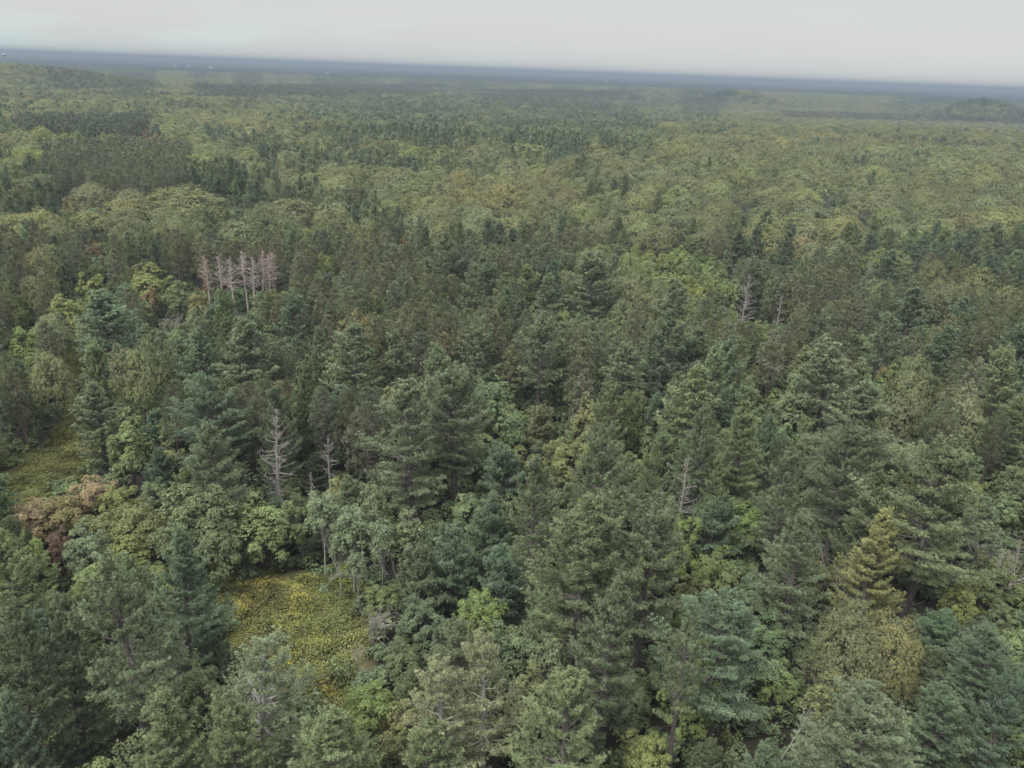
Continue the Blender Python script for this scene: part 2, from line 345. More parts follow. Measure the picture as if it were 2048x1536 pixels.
def broadleaf(seed, H=15.0, R=5.5, base=0.3, lod=0, nl=None, squash=1.0, size=None, gap=0.0, layered=0.0, slim=False, trunkr=None, dens=1.0, rag=0.0):
    rs = np.random.RandomState(seed); g, t = Geo(), Geo()
    nl = nl or {0: 46, 1: 34, 2: 14}[lod]
    ch = H * (1 - base) / 2; cz = H * base + ch * 0.98
    # lobe centres spread over the crown's shell, more of them on top
    i = np.arange(nl) + 0.5; zz = 1 - 1.55 * i / nl; th = pi * (1 + 5 ** .5) * i + rs.normal(0, .25, nl)
    rad = np.sqrt(np.clip(1 - zz ** 2, 0, 1)); q = rs.uniform(0.6 - rag, 0.9 + rag * .6, nl) * (1 + 0.14 * np.cos(th * 2 + seed))
    if slim: q = rs.uniform(0.25, 0.9, nl)
    C = np.stack([R * rad * np.cos(th) * q, R * rad * np.sin(th) * q, cz + ch * zz * q * squash], 1)
    lr = R * rs.uniform(0.24 - rag * .5, 0.40 - rag * .4, nl) * (46 / nl) ** 0.28
    tr = trunkr or 0.014 * H + 0.05
    top = np.array([rs.normal(0, .2), rs.normal(0, .2), H * (base + 0.25)])
    tpts = [np.zeros(3), top * [0.4, 0.6, 0.5], top, np.array([top[0] * 1.3, top[1], H * (0.9 if slim else 0.75)])]
    t.tube(tpts, [tr, tr * 0.8, tr * 0.55, tr * 0.15], 6 if lod == 0 else (4 if lod == 1 else 3))
    if lod < 2:
        for k in range(0, nl, 1 if lod == 0 else 3):
            zb = rs.uniform(H * base * 0.8, min(C[k, 2], H * .7)); o = np.array([top[0] * zb / top[2], top[1] * zb / top[2], zb])
            mid = o * 0.45 + C[k] * 0.55 + [0, 0, -0.08 * R + 0.1]
            t.tube([o, mid, C[k]], [tr * 0.35, tr * 0.2, 0.02], 4 if lod == 0 else 3)
    per = int({0: 820, 1: 400, 2: 180}[lod] * dens)
    size = size or {0: 0.17, 1: 0.27, 2: 0.52}[lod]
    crn = np.array([0, 0, cz - 0.4 * ch])
    n = nl * per
    outd = np.repeat(unit(C - crn), per, 0)
    # clusters of leaves: leaf sprays bunch about sub-centres on the lobe's surface
    nsub = max(3, per // (9 if lod < 2 else 5))
    sub = unit(rs.normal(size=(nl, nsub, 3)) + unit(C - crn)[:, None] * 0.75 + np.array([0, 0, 0.35]))
    pick = rs.randint(0, nsub, (nl, per))
    sdir = sub[np.arange(nl)[:, None], pick]
    rr = lr[:, None, None] * rs.uniform(0.7, 1.05, (nl, nsub, 1))[np.arange(nl)[:, None], pick]
    P = C[:, None] + sdir * rr + rs.normal(0, 1, (nl, per, 3)) * (0.10 + 0.05 * lod) * (R / 5) ** 0.5 * np.array([1, 1, 0.8])
    if layered: P[..., 2] = P[..., 2] * (1 - layered) + layered * np.round(P[..., 2] / 0.8) * 0.8
    V = np.clip(rs.rand(nl, nsub)[np.arange(nl)[:, None], pick] * 0.6 + rs.rand(nl, per) * 0.4, 0, 1).ravel()
    P = P.reshape(-1, 3); A = unit(sdir.reshape(-1, 3) * 0.7 + outd * 0.6 + [0, 0, 0.25])
    if gap:
        keep = rs.rand(len(P)) > gap; P, A, V = P[keep], A[keep], V[keep]
    if lod: A = A * 2.6; V = 0.3 + 0.4 * V
    leaves(g, P, A, size, rs, 0.5 if lod == 0 else 1.1, V)
    return g, t
def dead_pine(seed, H=17.0, R=2.6, base=0.2, twigs=1.0, needles=False, up=0.0, dense=1.0):
    rs = np.random.RandomState(seed); t = Geo(); g = Geo()
    zs = np.linspace(0, H, 12)
    k1, k2 = rs.uniform(0.3, 0.5, 2); bx, by = rs.normal(0, 0.018, 2)
    axis = lambda z: np.array([0.10 * sin(z * k1 + seed) + bx * z, 0.10 * cos(z * k2 + seed) + by * z, z])
    t.tube([axis(z) for z in zs], [0.015 * H * (1 - z / H) ** 0.75 + 0.03 for z in zs], 7)
    b = Geo(); z = H * base; tipsC, tipsA = [], []
    while z < H * 0.985:
        u = (z - H * base) / (H * (1 - base))
        for k in range(rs.randint(2, 5)):
            th = rs.uniform(0, 2 * pi)
            Lb = R * ((1 - u) ** 0.6 * min(1, .6 + u) + 0.1) * rs.uniform(0.35, 1.2)
            el = R_(-8) + R_(45) * u ** 1.2 + rs.normal(0, 0.2) + up
            d = np.array([cos(th) * cos(el), sin(th) * cos(el), sin(el)])
            o = axis(z + rs.uniform(-.2, .2)); n = 5; pts = [o]
            dd = d.copy()
            for j in range(n):
                dd = unit(dd + rs.normal(0, 0.16, 3) + [0, 0, 0.09]); pts.append(pts[-1] + dd * Lb / n)
            pts = np.array(pts)
            b.tube(pts, np.linspace(0.020 * Lb + 0.018, 0.012, n + 1), 4)
            for j in range(int(Lb * 3.0 * twigs)):
                s = rs.uniform(0.3, 1) * n; i0 = min(int(s), n - 1); p = pts[i0] + (pts[i0 + 1] - pts[i0]) * (s - i0)
                td = unit(pts[i0 + 1] - pts[i0] + rs.normal(0, 0.7, 3) + [0, 0, .1]); l = rs.uniform(0.25, 0.75) * (0.5 + 0.2 * Lb)
                p2 = p + td * l * 0.5; p3 = p2 + unit(td + rs.normal(0, .3, 3)) * l * 0.5
                b.tube([p, p2, p3], [0.024, 0.018, 0.010], 3)
                tipsC.append(p3); tipsA.append(td)
        z += rs.uniform(0.35, 0.7) * (H / 17) ** 0.5 / dense
    if needles:
        C = np.array(tipsC); A = np.array(tipsA); kk = rs.rand(len(C)) < needles
        tufts(g, C[kk], A[kk], 7, 0.3, 0.05, rs, 0.8)
    return g, t, b
def bare_broadleaf(seed, H=9.0, R=3.0, stems=5):
    """a dead shrub or tree: stems that fork and fork again"""
    rs = np.random.RandomState(seed); t, b = Geo(), Geo()
    def grow(p, d, l, r, lvl, tgt):
        pts = [p]; dd = d
        for j in range(4):
            dd = unit(dd + rs.normal(0, 0.13, 3)); pts.append(pts[-1] + dd * l / 4)
        tgt.tube(pts, np.linspace(r, r * 0.55, 5), 5 if lvl == 0 else 3)
        if lvl < 4:
            for k in range(3 if lvl < 3 else 4):
                i = rs.randint(2, 5)
                grow(pts[i], unit(dd + rs.normal(0, 0.45, 3)), l * rs.uniform(0.55, 0.75), r * 0.5, lvl + 1, b)
    for k in range(stems):
        a = 2 * pi * k / stems + rs.normal(0, .3); s = R / H * rs.uniform(0.3, 1.1)
        grow(np.zeros(3), unit(np.array([cos(a) * s, sin(a) * s, 1])), H * 0.42, 0.012 * H, 0, t)
    return Geo(), t, b

# ------------------------------------------------------------------ prototypes
PROTO = {}    # key -> list of dict(crown=mesh, wood=mesh, H, R, joined=mesh)
def reg(key, maker, seeds, H, R, leaf, bark, **kw):
    lst = []
    for sdd in seeds:
        for lod in kw.get('lods', (0, 1, 2)):
            k2 = {k: v for k, v in kw.items() if k != 'lods'}
            g, t = maker(sdd, H, R, lod=lod, **k2)
            d = dict(H=H, R=R)
            if lod < 2:
                d['crown'] = g.mesh('crown_mesh', [leaf]); d['trunk'] = t.mesh('trunk_mesh', [bark])
            j = Geo(); j.T = g.T + t.T; j.V = g.V + t.V; j.M = g.M + [np.ones_like(x) for x in t.M]; j.Nn = g.Nn + t.Nn
            if lod >= 1: d['joined'] = j.mesh('tree_mesh', [leaf, bark])
            d['n'] = g.count() + t.count()
            PROTO.setdefault((key, lod), []).append(d)
for sd_, kw_ in ((1, dict(base=.2)), (2, dict(base=.28, round_=.35)), (3, dict(base=.15, round_=.6)), (4, dict(base=.25, sparse=.8, round_=.45)), (5, dict(base=.2, round_=.2)),
                 (6, dict(base=.3, sparse=.88, round_=.7)), (7, dict(base=.12, round_=.4, dk=1.25)), (17, dict(base=.40, sparse=.9, round_=.65))):
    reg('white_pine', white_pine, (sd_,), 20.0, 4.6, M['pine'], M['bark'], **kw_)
reg('thin_pine', white_pine, (31, 32), 20.0, 4.4, M['pine'], M['pale'], sparse=0.62, dk=.75, lods=(0, 1))
reg('dying_pine', white_pine, (33,), 20.0, 4.4, M['pine'], M['bark'], base=0.55, sparse=0.6, dk=.8, lods=(0, 1))
reg('young_pine', white_pine, (41, 42, 43, 44), 8.5, 2.6, M['pine'], M['bark'], base=0.04, round_=0.65, dk=1.5)
reg('red_pine', red_pine, (51, 52, 53, 54), 18.0, 2.9, M['redpine'], M['redbark'])
reg('oak_tree', broadleaf, (61, 62, 63, 64, 65), 15.0, 6.6, M['oak'], M['bark'], base=0.22)
reg('young_broadleaf', broadleaf, (71, 72, 73, 74), 9.0, 2.7, M['shrub'], M['bark'], base=0.08, squash=1.0, dens=0.6, rag=0.16)
reg('maple_tree', broadleaf, (81, 82, 83), 9.0, 2.9, M['shrub'], M['bark'], base=0.08, layered=0.15, gap=0.08, dens=0.6, rag=0.17)
reg('aspen_tree', broadleaf, (91, 92, 93), 13.0, 1.9, M['shrub'], M['pale'], base=0.42, slim=True, gap=0.2, dens=0.28, trunkr=0.09)
print("TRIS", sum(d["n"] for v in PROTO.values() for d in v))

# ------------------------------------------------------------------ ground
def polar_mesh(name, r_in, r_out, nr, a0, a1, na, zf, mats, attr=None):
    rr = np.geomspace(r_in, r_out, nr); aa = np.linspace(a0, a1, na)
    Rg, Ag = np.meshgrid(rr, aa, indexing='ij'); X, Y = Rg * np.sin(Ag), Rg * np.cos(Ag); Z = zf(X, Y)
    me = bpy.data.meshes.new(name)
    idx = np.arange(nr * na).reshape(nr, na)
    q = np.stack([idx[:-1, :-1], idx[:-1, 1:], idx[1:, 1:], idx[1:, :-1]], -1).reshape(-1, 4)
    me.vertices.add(nr * na); me.vertices.foreach_set('co', np.stack([X, Y, Z], -1).astype(np.float32).ravel())
    me.loops.add(len(q) * 4); me.loops.foreach_set('vertex_index', q.astype(np.int32).ravel())
    me.polygons.add(len(q)); me.polygons.foreach_set('loop_start', np.arange(0, len(q) * 4, 4, dtype=np.int32))
    me.polygons.foreach_set('loop_total', np.full(len(q), 4, np.int32))
    if attr:
        for k, fn in attr.items():
            a = me.attributes.new(k, 'FLOAT', 'POINT'); a.data.foreach_set('value', fn(X, Y).astype(np.float32).ravel())
    for mt in mats: me.materials.append(mt)
    me.update(calc_edges=True); me.validate()
    ob = bpy.data.objects.new(name, me); COL.objects.link(ob); return ob

# clearings, outlined where the photograph shows their ground
MEADOW_PX = [(392, 1085), (450, 1092), (540, 1150), (620, 1158), (700, 1160), (735, 1185), (722, 1260), (728, 1330), (755, 1420), (770, 1500), (690, 1460), (600, 1400), (500, 1330), (425, 1240), (400, 1160)]
TRAIL_PX = [(0, 965), (70, 905), (130, 872), (205, 868), (215, 895), (185, 940), (120, 972), (70, 1010), (0, 1065)]
PATH_PX = [(128, 700), (165, 720), (160, 800), (205, 868), (130, 872), (120, 780)]
GAP_PX = [[(1530, 1420), (1600, 1395), (1650, 1420), (1640, 1490), (1560, 1515)], [(1625, 1255), (1675, 1250), (1680, 1310), (1630, 1330)],
          [(1240, 1205), (1330, 1215), (1320, 1265), (1250, 1260)]]
def world_poly(P): return [ground_at(*p) for p in P]
MEADOW, TRAIL, PATH = world_poly(MEADOW_PX), world_poly(TRAIL_PX), world_poly(PATH_PX)
GAPS = [world_poly(g) for g in GAP_PX]
def open_mask(X, Y):
    m = np.zeros(np.shape(X))
    for ddx, ddy in ((0, 0), (1.5, 0), (-1.5, 0), (0, 1.5), (0, -1.5)):
        m += (inpoly(X + ddx, Y + ddy, MEADOW) | inpoly(X + ddx, Y + ddy, TRAIL) | inpoly(X + ddx, Y + ddy, PATH)) / 5.0
    return m
mt, N, L = new_mat('forest_floor')
o_ = N('ShaderNodeOutputMaterial'); b_ = N('ShaderNodeBsdfPrincipled'); b_.inputs['Roughness'].default_value = 1.0
tcn = N('ShaderNodeTexCoord')
n1 = N('ShaderNodeTexNoise'); n1.inputs['Scale'].default_value = 0.9; n1.inputs['Detail'].default_value = 8; L(tcn.outputs['Object'], n1.inputs['Vector'])
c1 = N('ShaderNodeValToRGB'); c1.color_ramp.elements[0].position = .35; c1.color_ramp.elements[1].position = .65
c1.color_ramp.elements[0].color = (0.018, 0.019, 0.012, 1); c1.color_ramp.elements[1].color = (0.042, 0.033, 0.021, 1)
L(n1.outputs['Fac'], c1.inputs[0])
n2 = N('ShaderNodeTexNoise'); n2.inputs['Scale'].default_value = 1.7; n2.inputs['Detail'].default_value = 8; L(tcn.outputs['Object'], n2.inputs['Vector'])
c2 = N('ShaderNodeValToRGB'); c2.color_ramp.elements[0].position = .35; c2.color_ramp.elements[1].position = .65
c2.color_ramp.elements[0].color = (0.13, 0.14, 0.045, 1); c2.color_ramp.elements[1].color = (0.22, 0.20, 0.07, 1)
L(n2.outputs['Fac'], c2.inputs[0])
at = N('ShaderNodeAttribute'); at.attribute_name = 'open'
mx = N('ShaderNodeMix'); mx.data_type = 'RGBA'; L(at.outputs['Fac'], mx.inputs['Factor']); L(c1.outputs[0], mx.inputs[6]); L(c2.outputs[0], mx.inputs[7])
# far off, the ground carries the green of low forest
at2 = N('ShaderNodeAttribute'); at2.attribute_name = 'far'
mx2 = N('ShaderNodeMix'); mx2.data_type = 'RGBA'; L(at2.outputs['Fac'], mx2.inputs['Factor']); L(mx.outputs[2], mx2.inputs[6]); mx2.inputs[7].default_value = (0.045, 0.06, 0.032, 1)
L(mx2.outputs[2], b_.inputs['Base Color']); L(b_.outputs[0], o_.inputs['Surface'])
gnd = polar_mesh('ground', 3, 40000, 230, -pi, pi, 420, terrain, [mt],
                 {'open': open_mask, 'far': lambda X, Y: np.clip((np.hypot(X, Y) - 200) / 300, 0, 1)})
gnd['kind'] = 'structure'

# unbroken far canopy beyond the single trees, as relief of real height
def canopy_z(X, Y):
    d = np.hypot(X, Y)
    n = vnoise(X / 14, Y / 14, 1) * 4 + vnoise(X / 60, Y / 60, 2) * 5 + vnoise(X / 260, Y / 260, 5) * 6
    return terrain(X, Y) + 3 + n * np.clip((d - 3400) / 700, 0, 1)
mt, N, L = new_mat('far_forest')
o_ = N('ShaderNodeOutputMaterial'); b_ = N('ShaderNodeBsdfDiffuse')
tcn = N('ShaderNodeTexCoord')
n1 = N('ShaderNodeTexNoise'); n1.inputs['Scale'].default_value = 0.0022; n1.inputs['Detail'].default_value = 9; n1.inputs['Roughness'].default_value = 0.6
L(tcn.outputs['Object'], n1.inputs['Vector'])
c1 = N('ShaderNodeValToRGB'); c1.color_ramp.elements[0].position = .38; c1.color_ramp.elements[1].position = .62
c1.color_ramp.elements[0].color = (0.022, 0.034, 0.026, 1); c1.color_ramp.elements[1].color = (0.048, 0.062, 0.042, 1)
L(n1.outputs['Fac'], c1.inputs[0]); L(c1.outputs[0], b_.inputs['Color']); L(b_.outputs[0], o_.inputs['Surface'])
fc = polar_mesh('far_forest', 3300, 34000, 300, R_(-58), R_(58), 700, canopy_z, [mt])
fc['kind'] = 'stuff'; fc['label'] = 'unbroken distant forest fading to blue below the horizon'; fc['category'] = 'forest'

# ------------------------------------------------------------------ things
def tagit(o, label, cat, group=None):
    o['label'] = label; o['category'] = cat
    if group: o['group'] = group
LV = {}
def plant(kind, proto, x, y, sx_, sz, rz, tint, lod, tilt=(0, 0), parts=None):
    """a tree: an Empty at its foot with its trunk and its crown"""
    e = bpy.data.objects.new(kind, None); COL.objects.link(e); e.empty_display_size = 0.5
    e.location = (x, y, float(terrain(x, y))); e.rotation_euler = (tilt[0], tilt[1], rz); e.scale = (sx_, sx_, sz)
    for nm in ('trunk', 'crown', 'branches'):
        me = proto.get(nm)
        if me is None: continue
        c = bpy.data.objects.new(nm, me); COL.objects.link(c); c.parent = e
        if nm == 'crown': c['tint'] = tint
        if nm == 'branches': c['kind'] = 'stuff'
    return e

def tint_of(base, v=0.10, hue=0.05):
    k = 1 + rnd.uniform(-v, v) * 1.4
    return [base[0] * k * (1 + rnd.uniform(-hue, hue)), base[1] * k, base[2] * k * (1 + rnd.uniform(-hue, hue) * 1.6)]
G_ = {'mid': (1, 1, 1), 'dark': (0.76, 0.81, 0.84), 'blue': (0.90, 1.0, 1.06), 'bright': (1.14, 1.15, 0.98), 'pale': (1.20, 1.17, 1.15), 'yellowing': (1.95, 1.62, 1.2),
      'thin': (1.65, 1.42, 1.4), 'olive': (1.06, 1.02, 0.92), 'yellow': (1.35, 1.23, 0.88), 'orange': (1.42, 1.04, 0.95), 'pink': (1.85, 1.15, 1.35), 'red': (1.5, 0.88, 0.9), 'crimson': (1.35, 0.72, 1.15),
      'tan': (1.26, 1.08, 0.96), 'silver': (1.12, 1.14, 1.3), 'lime': (1.2, 1.26, 0.88), 'brown': (1.08, 0.95, 0.92), 'grey': (1.08, 1.02, 1.1)}

# kind, apex px, apex py, crown width px, height m, tint, label, landmark name
HERO = [
 ('white_pine', 1085, 642, 118, 20, 'mid', 'tall white pine with a bare lower trunk standing clear above the brush', 'the clear-standing pine with a bare trunk'),
 ('white_pine', 958, 655, 100, 17.5, 'mid', 'upswept white pine just left of the clear-standing pine with a bare trunk', None),
 ('white_pine', 1335, 630, 135, 20, 'dark', 'dark dense white pine with a black hollow beneath its lowest boughs', 'the dark dense pine over a black hollow'),
 ('white_pine', 1252, 690, 130, 17, 'mid', 'pale layered white pine leaning against the dark dense pine', None),
 ('white_pine', 700, 655, 140, 19, 'mid', 'broad double-topped white pine behind the olive red pines', 'the broad double-topped pine'),
 ('white_pine', 790, 660, 92, 17, 'mid', 'narrow white pine at the right shoulder of the broad double-topped pine', None),
 ('white_pine', 632, 655, 70, 17, 'mid', 'slender white pine at the left shoulder of the broad double-topped pine', None),
 ('white_pine', 492, 640, 150, 20, 'mid', 'wide white pine with long drooping boughs left of a dark gap', 'the wide drooping pine'),
 ('white_pine', 395, 655, 110, 18, 'blue', 'blue-green white pine below the grey fan-shaped dead tree', None),
 ('white_pine', 206, 585, 150, 20, 'blue', 'soft blue-green white pine rising above the grassy trail', 'the soft blue-green pine by the trail'),
 ('white_pine', 585, 592, 82, 17, 'blue', 'small pale blue-green pine standing against brownish red pines', 'the small pale pine among red pines'),
 ('white_pine', 820, 765, 235, 22, 'mid', 'big white pine with hanging tongue-like boughs near the middle of the view', 'the big central pine'),
 ('white_pine', 915, 745, 185, 21, 'mid', 'white pine crowded against the right side of the big central pine', None),
 ('white_pine', 1232, 772, 120, 18, 'bright', 'light green white pine above the orange-tipped maple', None),
 ('white_pine', 1392, 735, 150, 19, 'bright', 'light green white pine with a few rusty twigs at its side', 'the light pine with rusty twigs'),
 ('white_pine', 1495, 800, 165, 20, 'bright', 'broad bright white pine beside the light pine with rusty twigs', None),
 ('white_pine', 1412, 815, 120, 20, 'mid', 'crowded white pine in front of the light pine with rusty twigs', None),
 ('white_pine', 1668, 682, 155, 20, 'mid', 'white pine with wavy layered boughs and a dark shadowed foot', 'the wavy layered pine'),
 ('white_pine', 1720, 765, 225, 22, 'mid', 'very broad white pine below the wavy layered pine', 'the very broad pine'),
 ('white_pine', 1890, 895, 235, 23, 'olive', 'massive white pine of fine feathery boughs above the yellow pine', 'the massive feathery pine'),
 ('white_pine', 1700, 862, 130, 20, 'mid', 'dark pointed white pine carrying a rusty dead bough', 'the pointed pine with a rusty bough'),
 ('white_pine', 1765, 925, 120, 19, 'olive', 'pale pointed pine between the massive feathery pine and its pointed neighbour', None),
 ('white_pine', 1585, 905, 135, 19, 'mid', 'feathery white pine left of the pointed pine with a rusty bough', None),
 ('white_pine', 1075, 925, 150, 19, 'mid', 'soft rounded white pine left of the twin bare snags', 'the soft rounded pine'),
 ('white_pine', 1213, 873, 150, 20, 'mid', 'white pine with horizontal tiers and a visible grey trunk', 'the tiered pine'),
 ('white_pine', 1311, 882, 80, 18, 'bright', 'slim light green pine beside a grey snag', None),
 ('white_pine', 1440, 912, 95, 17, 'bright', 'slim bright pine to the right of the grey snag', None),
 ('white_pine', 1172, 1012, 270, 22, 'olive', 'huge white pine with rounded fluffy boughs in the lower middle', 'the huge fluffy pine'),
 ('white_pine', 1305, 1002, 215, 21, 'mid', 'tall white pine joined to the right of the huge fluffy pine', None),
 ('white_pine', 1222, 1152, 190, 20, 'mid', 'conical white pine standing in front of the huge fluffy pine', 'the conical front pine'),
 ('white_pine', 1145, 1350, 265, 17, 'bright', 'double-crowned pale pine at the bottom edge near the middle', 'the double-crowned bottom pine'),
 ('white_pine', 1455, 1205, 230, 16, 'blue', 'wide grey-green pine with soft billowing boughs', 'the billowing grey-green pine'),
 ('white_pine', 1602, 1022, 175, 18, 'mid', 'dense pine with cupped boughs left of the yellow pine', 'the dense cupped pine'),
 ('white_pine', 335, 1055, 170, 19, 'blue', 'blue-green pine at the near edge of the flowery meadow', 'the blue-green meadow-edge pine'),
 ('white_pine', 235, 1135, 250, 22, 'mid', 'great white pine with lumpy drooping boughs over a bare trunk', 'the great lumpy pine'),
 ('white_pine', 105, 1190, 170, 19, 'mid', 'mid-green pine to the left of the great lumpy pine', None),
 ('white_pine', -5, 1215, 150, 20, 'mid', 'pine cut by the left edge beside the great lumpy pine', None),
 ('white_pine', 330, 1375, 200, 15, 'bright', 'light green bushy pine at the bottom left', 'the light bushy bottom-left pine'),
 ('white_pine', 455, 1398, 170, 14, 'bright', 'bushy pine touching the light bushy bottom-left pine', None),
 ('white_pine', 665, 1405, 235, 14, 'bright', 'spreading pale pine with upturned tips at the bottom edge', 'the spreading upturned bottom pine'),
 ('thin_pine', 510, 1275, 250, 16, 'pale', 'wispy pale pine with thin foliage in front of the meadow', 'the wispy pale pine'),
 ('thin_pine', 975, 1268, 190, 18, 'thin', 'ailing yellowish pine with bare grey twigs showing, taller half of a pair', 'the ailing yellowish pine pair'),
 ('thin_pine', 885, 1312, 210, 16, 'thin', 'ailing thin pine, lower half of the yellowish pair', None),
 ('dying_pine', 1378, 1235, 140, 19, 'olive', 'sparse dying pine whose bare lower trunk shows broken limbs', 'the sparse dying pine'),
 ('white_pine', 402, 765, 160, 18, 'blue', 'blue-green pine behind the dense fluffy pine left of the tall snag', None),
 ('white_pine', 420, 852, 155, 18, 'mid', 'dense fluffy pine left of the tall pale snag', 'the dense fluffy pine'),
 ('white_pine', 185, 765, 105, 14, 'mid', 'short pine with a dead brown skirt beside the grassy trail', 'the brown-skirted pine'),
 ('white_pine', 850, 1450, 150, 12, 'bright', 'small bright pine at the bottom edge under the ailing pair', None),
 ('white_pine', 1770, 1022, 135, 17, 'yellowing', 'yellow pine glowing among dark green neighbours', 'the yellow pine'),
 ('white_pine', 1730, 1372, 250, 16, 'mid', 'large soft pine at the bottom right', 'the soft bottom-right pine'),
 ('white_pine', 1190, 515, 125, 20, 'mid', 'tall pine with upturned boughs in front of the brown stand', 'the tall upturned pine'),
 ('white_pine', 895, 470, 88, 20, 'mid', 'tall dark-flanked pine rising from the brown stand', 'the dark-flanked pine'),
 ('white_pine', 948, 535, 78, 18, 'mid', 'pine just in front of the dark-flanked pine', None),
 ('white_pine', 1480, 458, 62, 19, 'dark', 'dark pine at the edge of the oaks, first of a close trio', None),
 ('white_pine', 1518, 452, 62, 20, 'dark', 'dark pine at the edge of the oaks, middle of a close trio', 'the dark pine trio'),
 ('white_pine', 1578, 466, 66, 20, 'dark', 'dark pine at the edge of the oaks, last of a close trio', None),
 ('white_pine', 1782, 500, 90, 19, 'dark', 'tall dark pine on the right above the brown stand', 'the tall dark right-hand pine'),
 ('white_pine', 1832, 570, 115, 20, 'dark', 'broad dark pine below the tall dark right-hand pine', None),
 ('white_pine', 1780, 630, 95, 18, 'mid', 'mid-green pine left of the broad dark pine on the right', None),
 ('white_pine', 512, 362, 58, 19, 'dark', 'dark pine among pale oaks near the round grey dead tree', 'the dark pine among pale oaks'),
 ('white_pine', 432, 352, 52, 18, 'dark', 'dark pine behind the great round oak', None),
 ('white_pine', 978, 438, 52, 18, 'dark', 'dark pine in a notch of the oak canopy', None),
 ('white_pine', 1352, 560, 110, 18, 'mid', 'soft pine beside the pale aspens', None),
 ('white_pine', 1095, 545, 90, 17, 'mid', 'pine left of the tall upturned pine', None),
 ('oak_tree', 370, 378, 132, 17, 'olive', 'great round oak crown standing above the mixed forest', 'the great round oak'),
 ('oak_tree', 475, 440, 90, 14, 'mid', 'oak crown just below the round grey dead tree', None),
 ('oak_tree', 655, 512, 40, 12, 'lime', 'small lime-green oak among the brownish red pines', None),
 ('oak_tree', 1790, 1240, 125, 13, 'tan', 'oak turning tan and orange over its bare lower limbs', 'the tan turning oak'),
 ('oak_tree', 1712, 1228, 140, 14, 'mid', 'green oak pressed against the tan turning oak', None),
 ('oak_tree', 825, 292, 60, 15, 'lime', 'bright green oak in the distance above the dark pines', None),
 ('maple_tree', 1137, 872, 95, 11, 'tan', 'round maple with orange tips near the tiered pine', 'the orange-tipped maple'),
 ('young_broadleaf', 528, 1000, 118, 10.5, 'bright', 'yellow-green maple at the foot of the tall pale snag', 'the yellow-green maple'),
 ('maple_tree', 180, 950, 90, 8.5, 'pink', 'pinkish red maple in the colourful thicket beside the trail', 'the pinkish maple thicket'),
 ('maple_tree', 232, 968, 70, 8.5, 'yellow', 'yellow maple right of the pinkish one in the thicket', None),
 ('maple_tree', 122, 985, 80, 8, 'orange', 'dusty orange maple left in the colourful thicket', None),
 ('maple_tree', 60, 1000, 90, 7.5, 'pink', 'faded pink maple at the left end of the thicket', None),
 ('maple_tree', 275, 1005, 95, 9.5, 'tan', 'yellow and pink mottled maple at the right end of the thicket', None),
 ('maple_tree', 195, 1020, 85, 8, 'tan', 'tan maple in the heart of the colourful thicket', None),
 ('maple_tree', 108, 1052, 42, 8, 'crimson', 'narrow crimson maple in front of the thicket', 'the crimson maple'),
 ('maple_tree', 165, 1050, 85, 9, 'silver', 'maple with pale silvery leaves beside the crimson maple', None),
 ('maple_tree', 245, 1060, 80, 8, 'yellow', 'yellow maple in front of the mottled one', None),
 ('maple_tree', 290, 532, 70, 12, 'yellow', 'yellow-green maple near the row of dead red pines', 'the yellow maple by the dead row'),
 ('maple_tree', 296, 575, 30, 8, 'red', 'small rusty red maple below the yellow maple', None),
 ('maple_tree', 395, 580, 42, 9, 'orange', 'small orange maple beneath the dead pine row', 'the small orange maple'),
 ('maple_tree', 352, 560, 48, 10, 'olive', 'olive maple between the red and orange small maples', None),
 ('maple_tree', 180, 545, 48, 12, 'yellow', 'slim yellow maple beside the soft blue-green pine', None),
 ('maple_tree', 128, 590, 60, 11, 'yellow', 'yellow-tipped maple left of the soft blue-green pine', None),
 ('maple_tree', 40, 660, 55, 11, 'lime', 'lime-green maple near the left edge of the view', None),
 ('maple_tree', 808, 470, 22, 13, 'red', 'tiny red maple poking out of the brown stand', None),
 ('maple_tree', 1175, 233, 18, 14, 'red', 'bright red maple far off among dark pines', 'the far red maple'),
 ('maple_tree', 290, 262, 24, 14, 'red', 'rusty red maple beside the distant dark plantation', 'the rusty maple by the plantation'),
 ('maple_tree', 138, 392, 30, 13, 'orange', 'salmon orange maple among dark pines at the left', None),
 ('maple_tree', 185, 482, 34, 11, 'red', 'reddish maple below the grey bare thicket', None),
 ('maple_tree', 1770, 728, 34, 9, 'orange', 'orange-tipped maple in the brush right of the wavy layered pine', None),
 ('maple_tree', 960, 1180, 90, 8, 'lime', 'light green young maple in the blue-green thicket', 'the light green young maple'),
 ('maple_tree', 735, 1360, 95, 7, 'lime', 'lime-green maple sapling at the lower corner of the meadow', None),
 ('maple_tree', 1378, 1020, 70, 10, 'lime', 'vivid green maple between the huge pines and a blue-green one', None),
 ('maple_tree', 1300, 1470, 90, 7, 'yellow', 'yellowish sapling at the bottom edge by the dying pine', None),
 ('maple_tree', 1940, 1160, 60, 9, 'yellow', 'golden green maple near the right edge', None),
 ('young_pine', 1435, 1010, 115, 11, 'blue', 'blue-green young pine beside the vivid green maple', None),
 ('young_pine', 905, 1060, 120, 11, 'blue', 'blue-green young pine in the thicket below the big central pine', 'the blue-green thicket'),
 ('young_pine', 985, 1000, 90, 10, 'blue', 'blue-grey young pine left of the soft rounded pine', None),
 ('young_pine', 845, 1105, 100, 10, 'mid', 'green young pine at the meadow side of the thicket', None),
 ('young_pine', 1000, 895, 110, 12, 'blue', 'dense blue-green young pine beside the big central pine', None),
 ('young_pine', 425, 1225, 60, 8, 'blue', 'dark blue small pine at the near corner of the meadow', 'the dark blue corner pine'),
 ('aspen_tree', 640, 975, 75, 13, 'silver', 'grey-leaved aspen at the back of the meadow, nearest the snag', None),
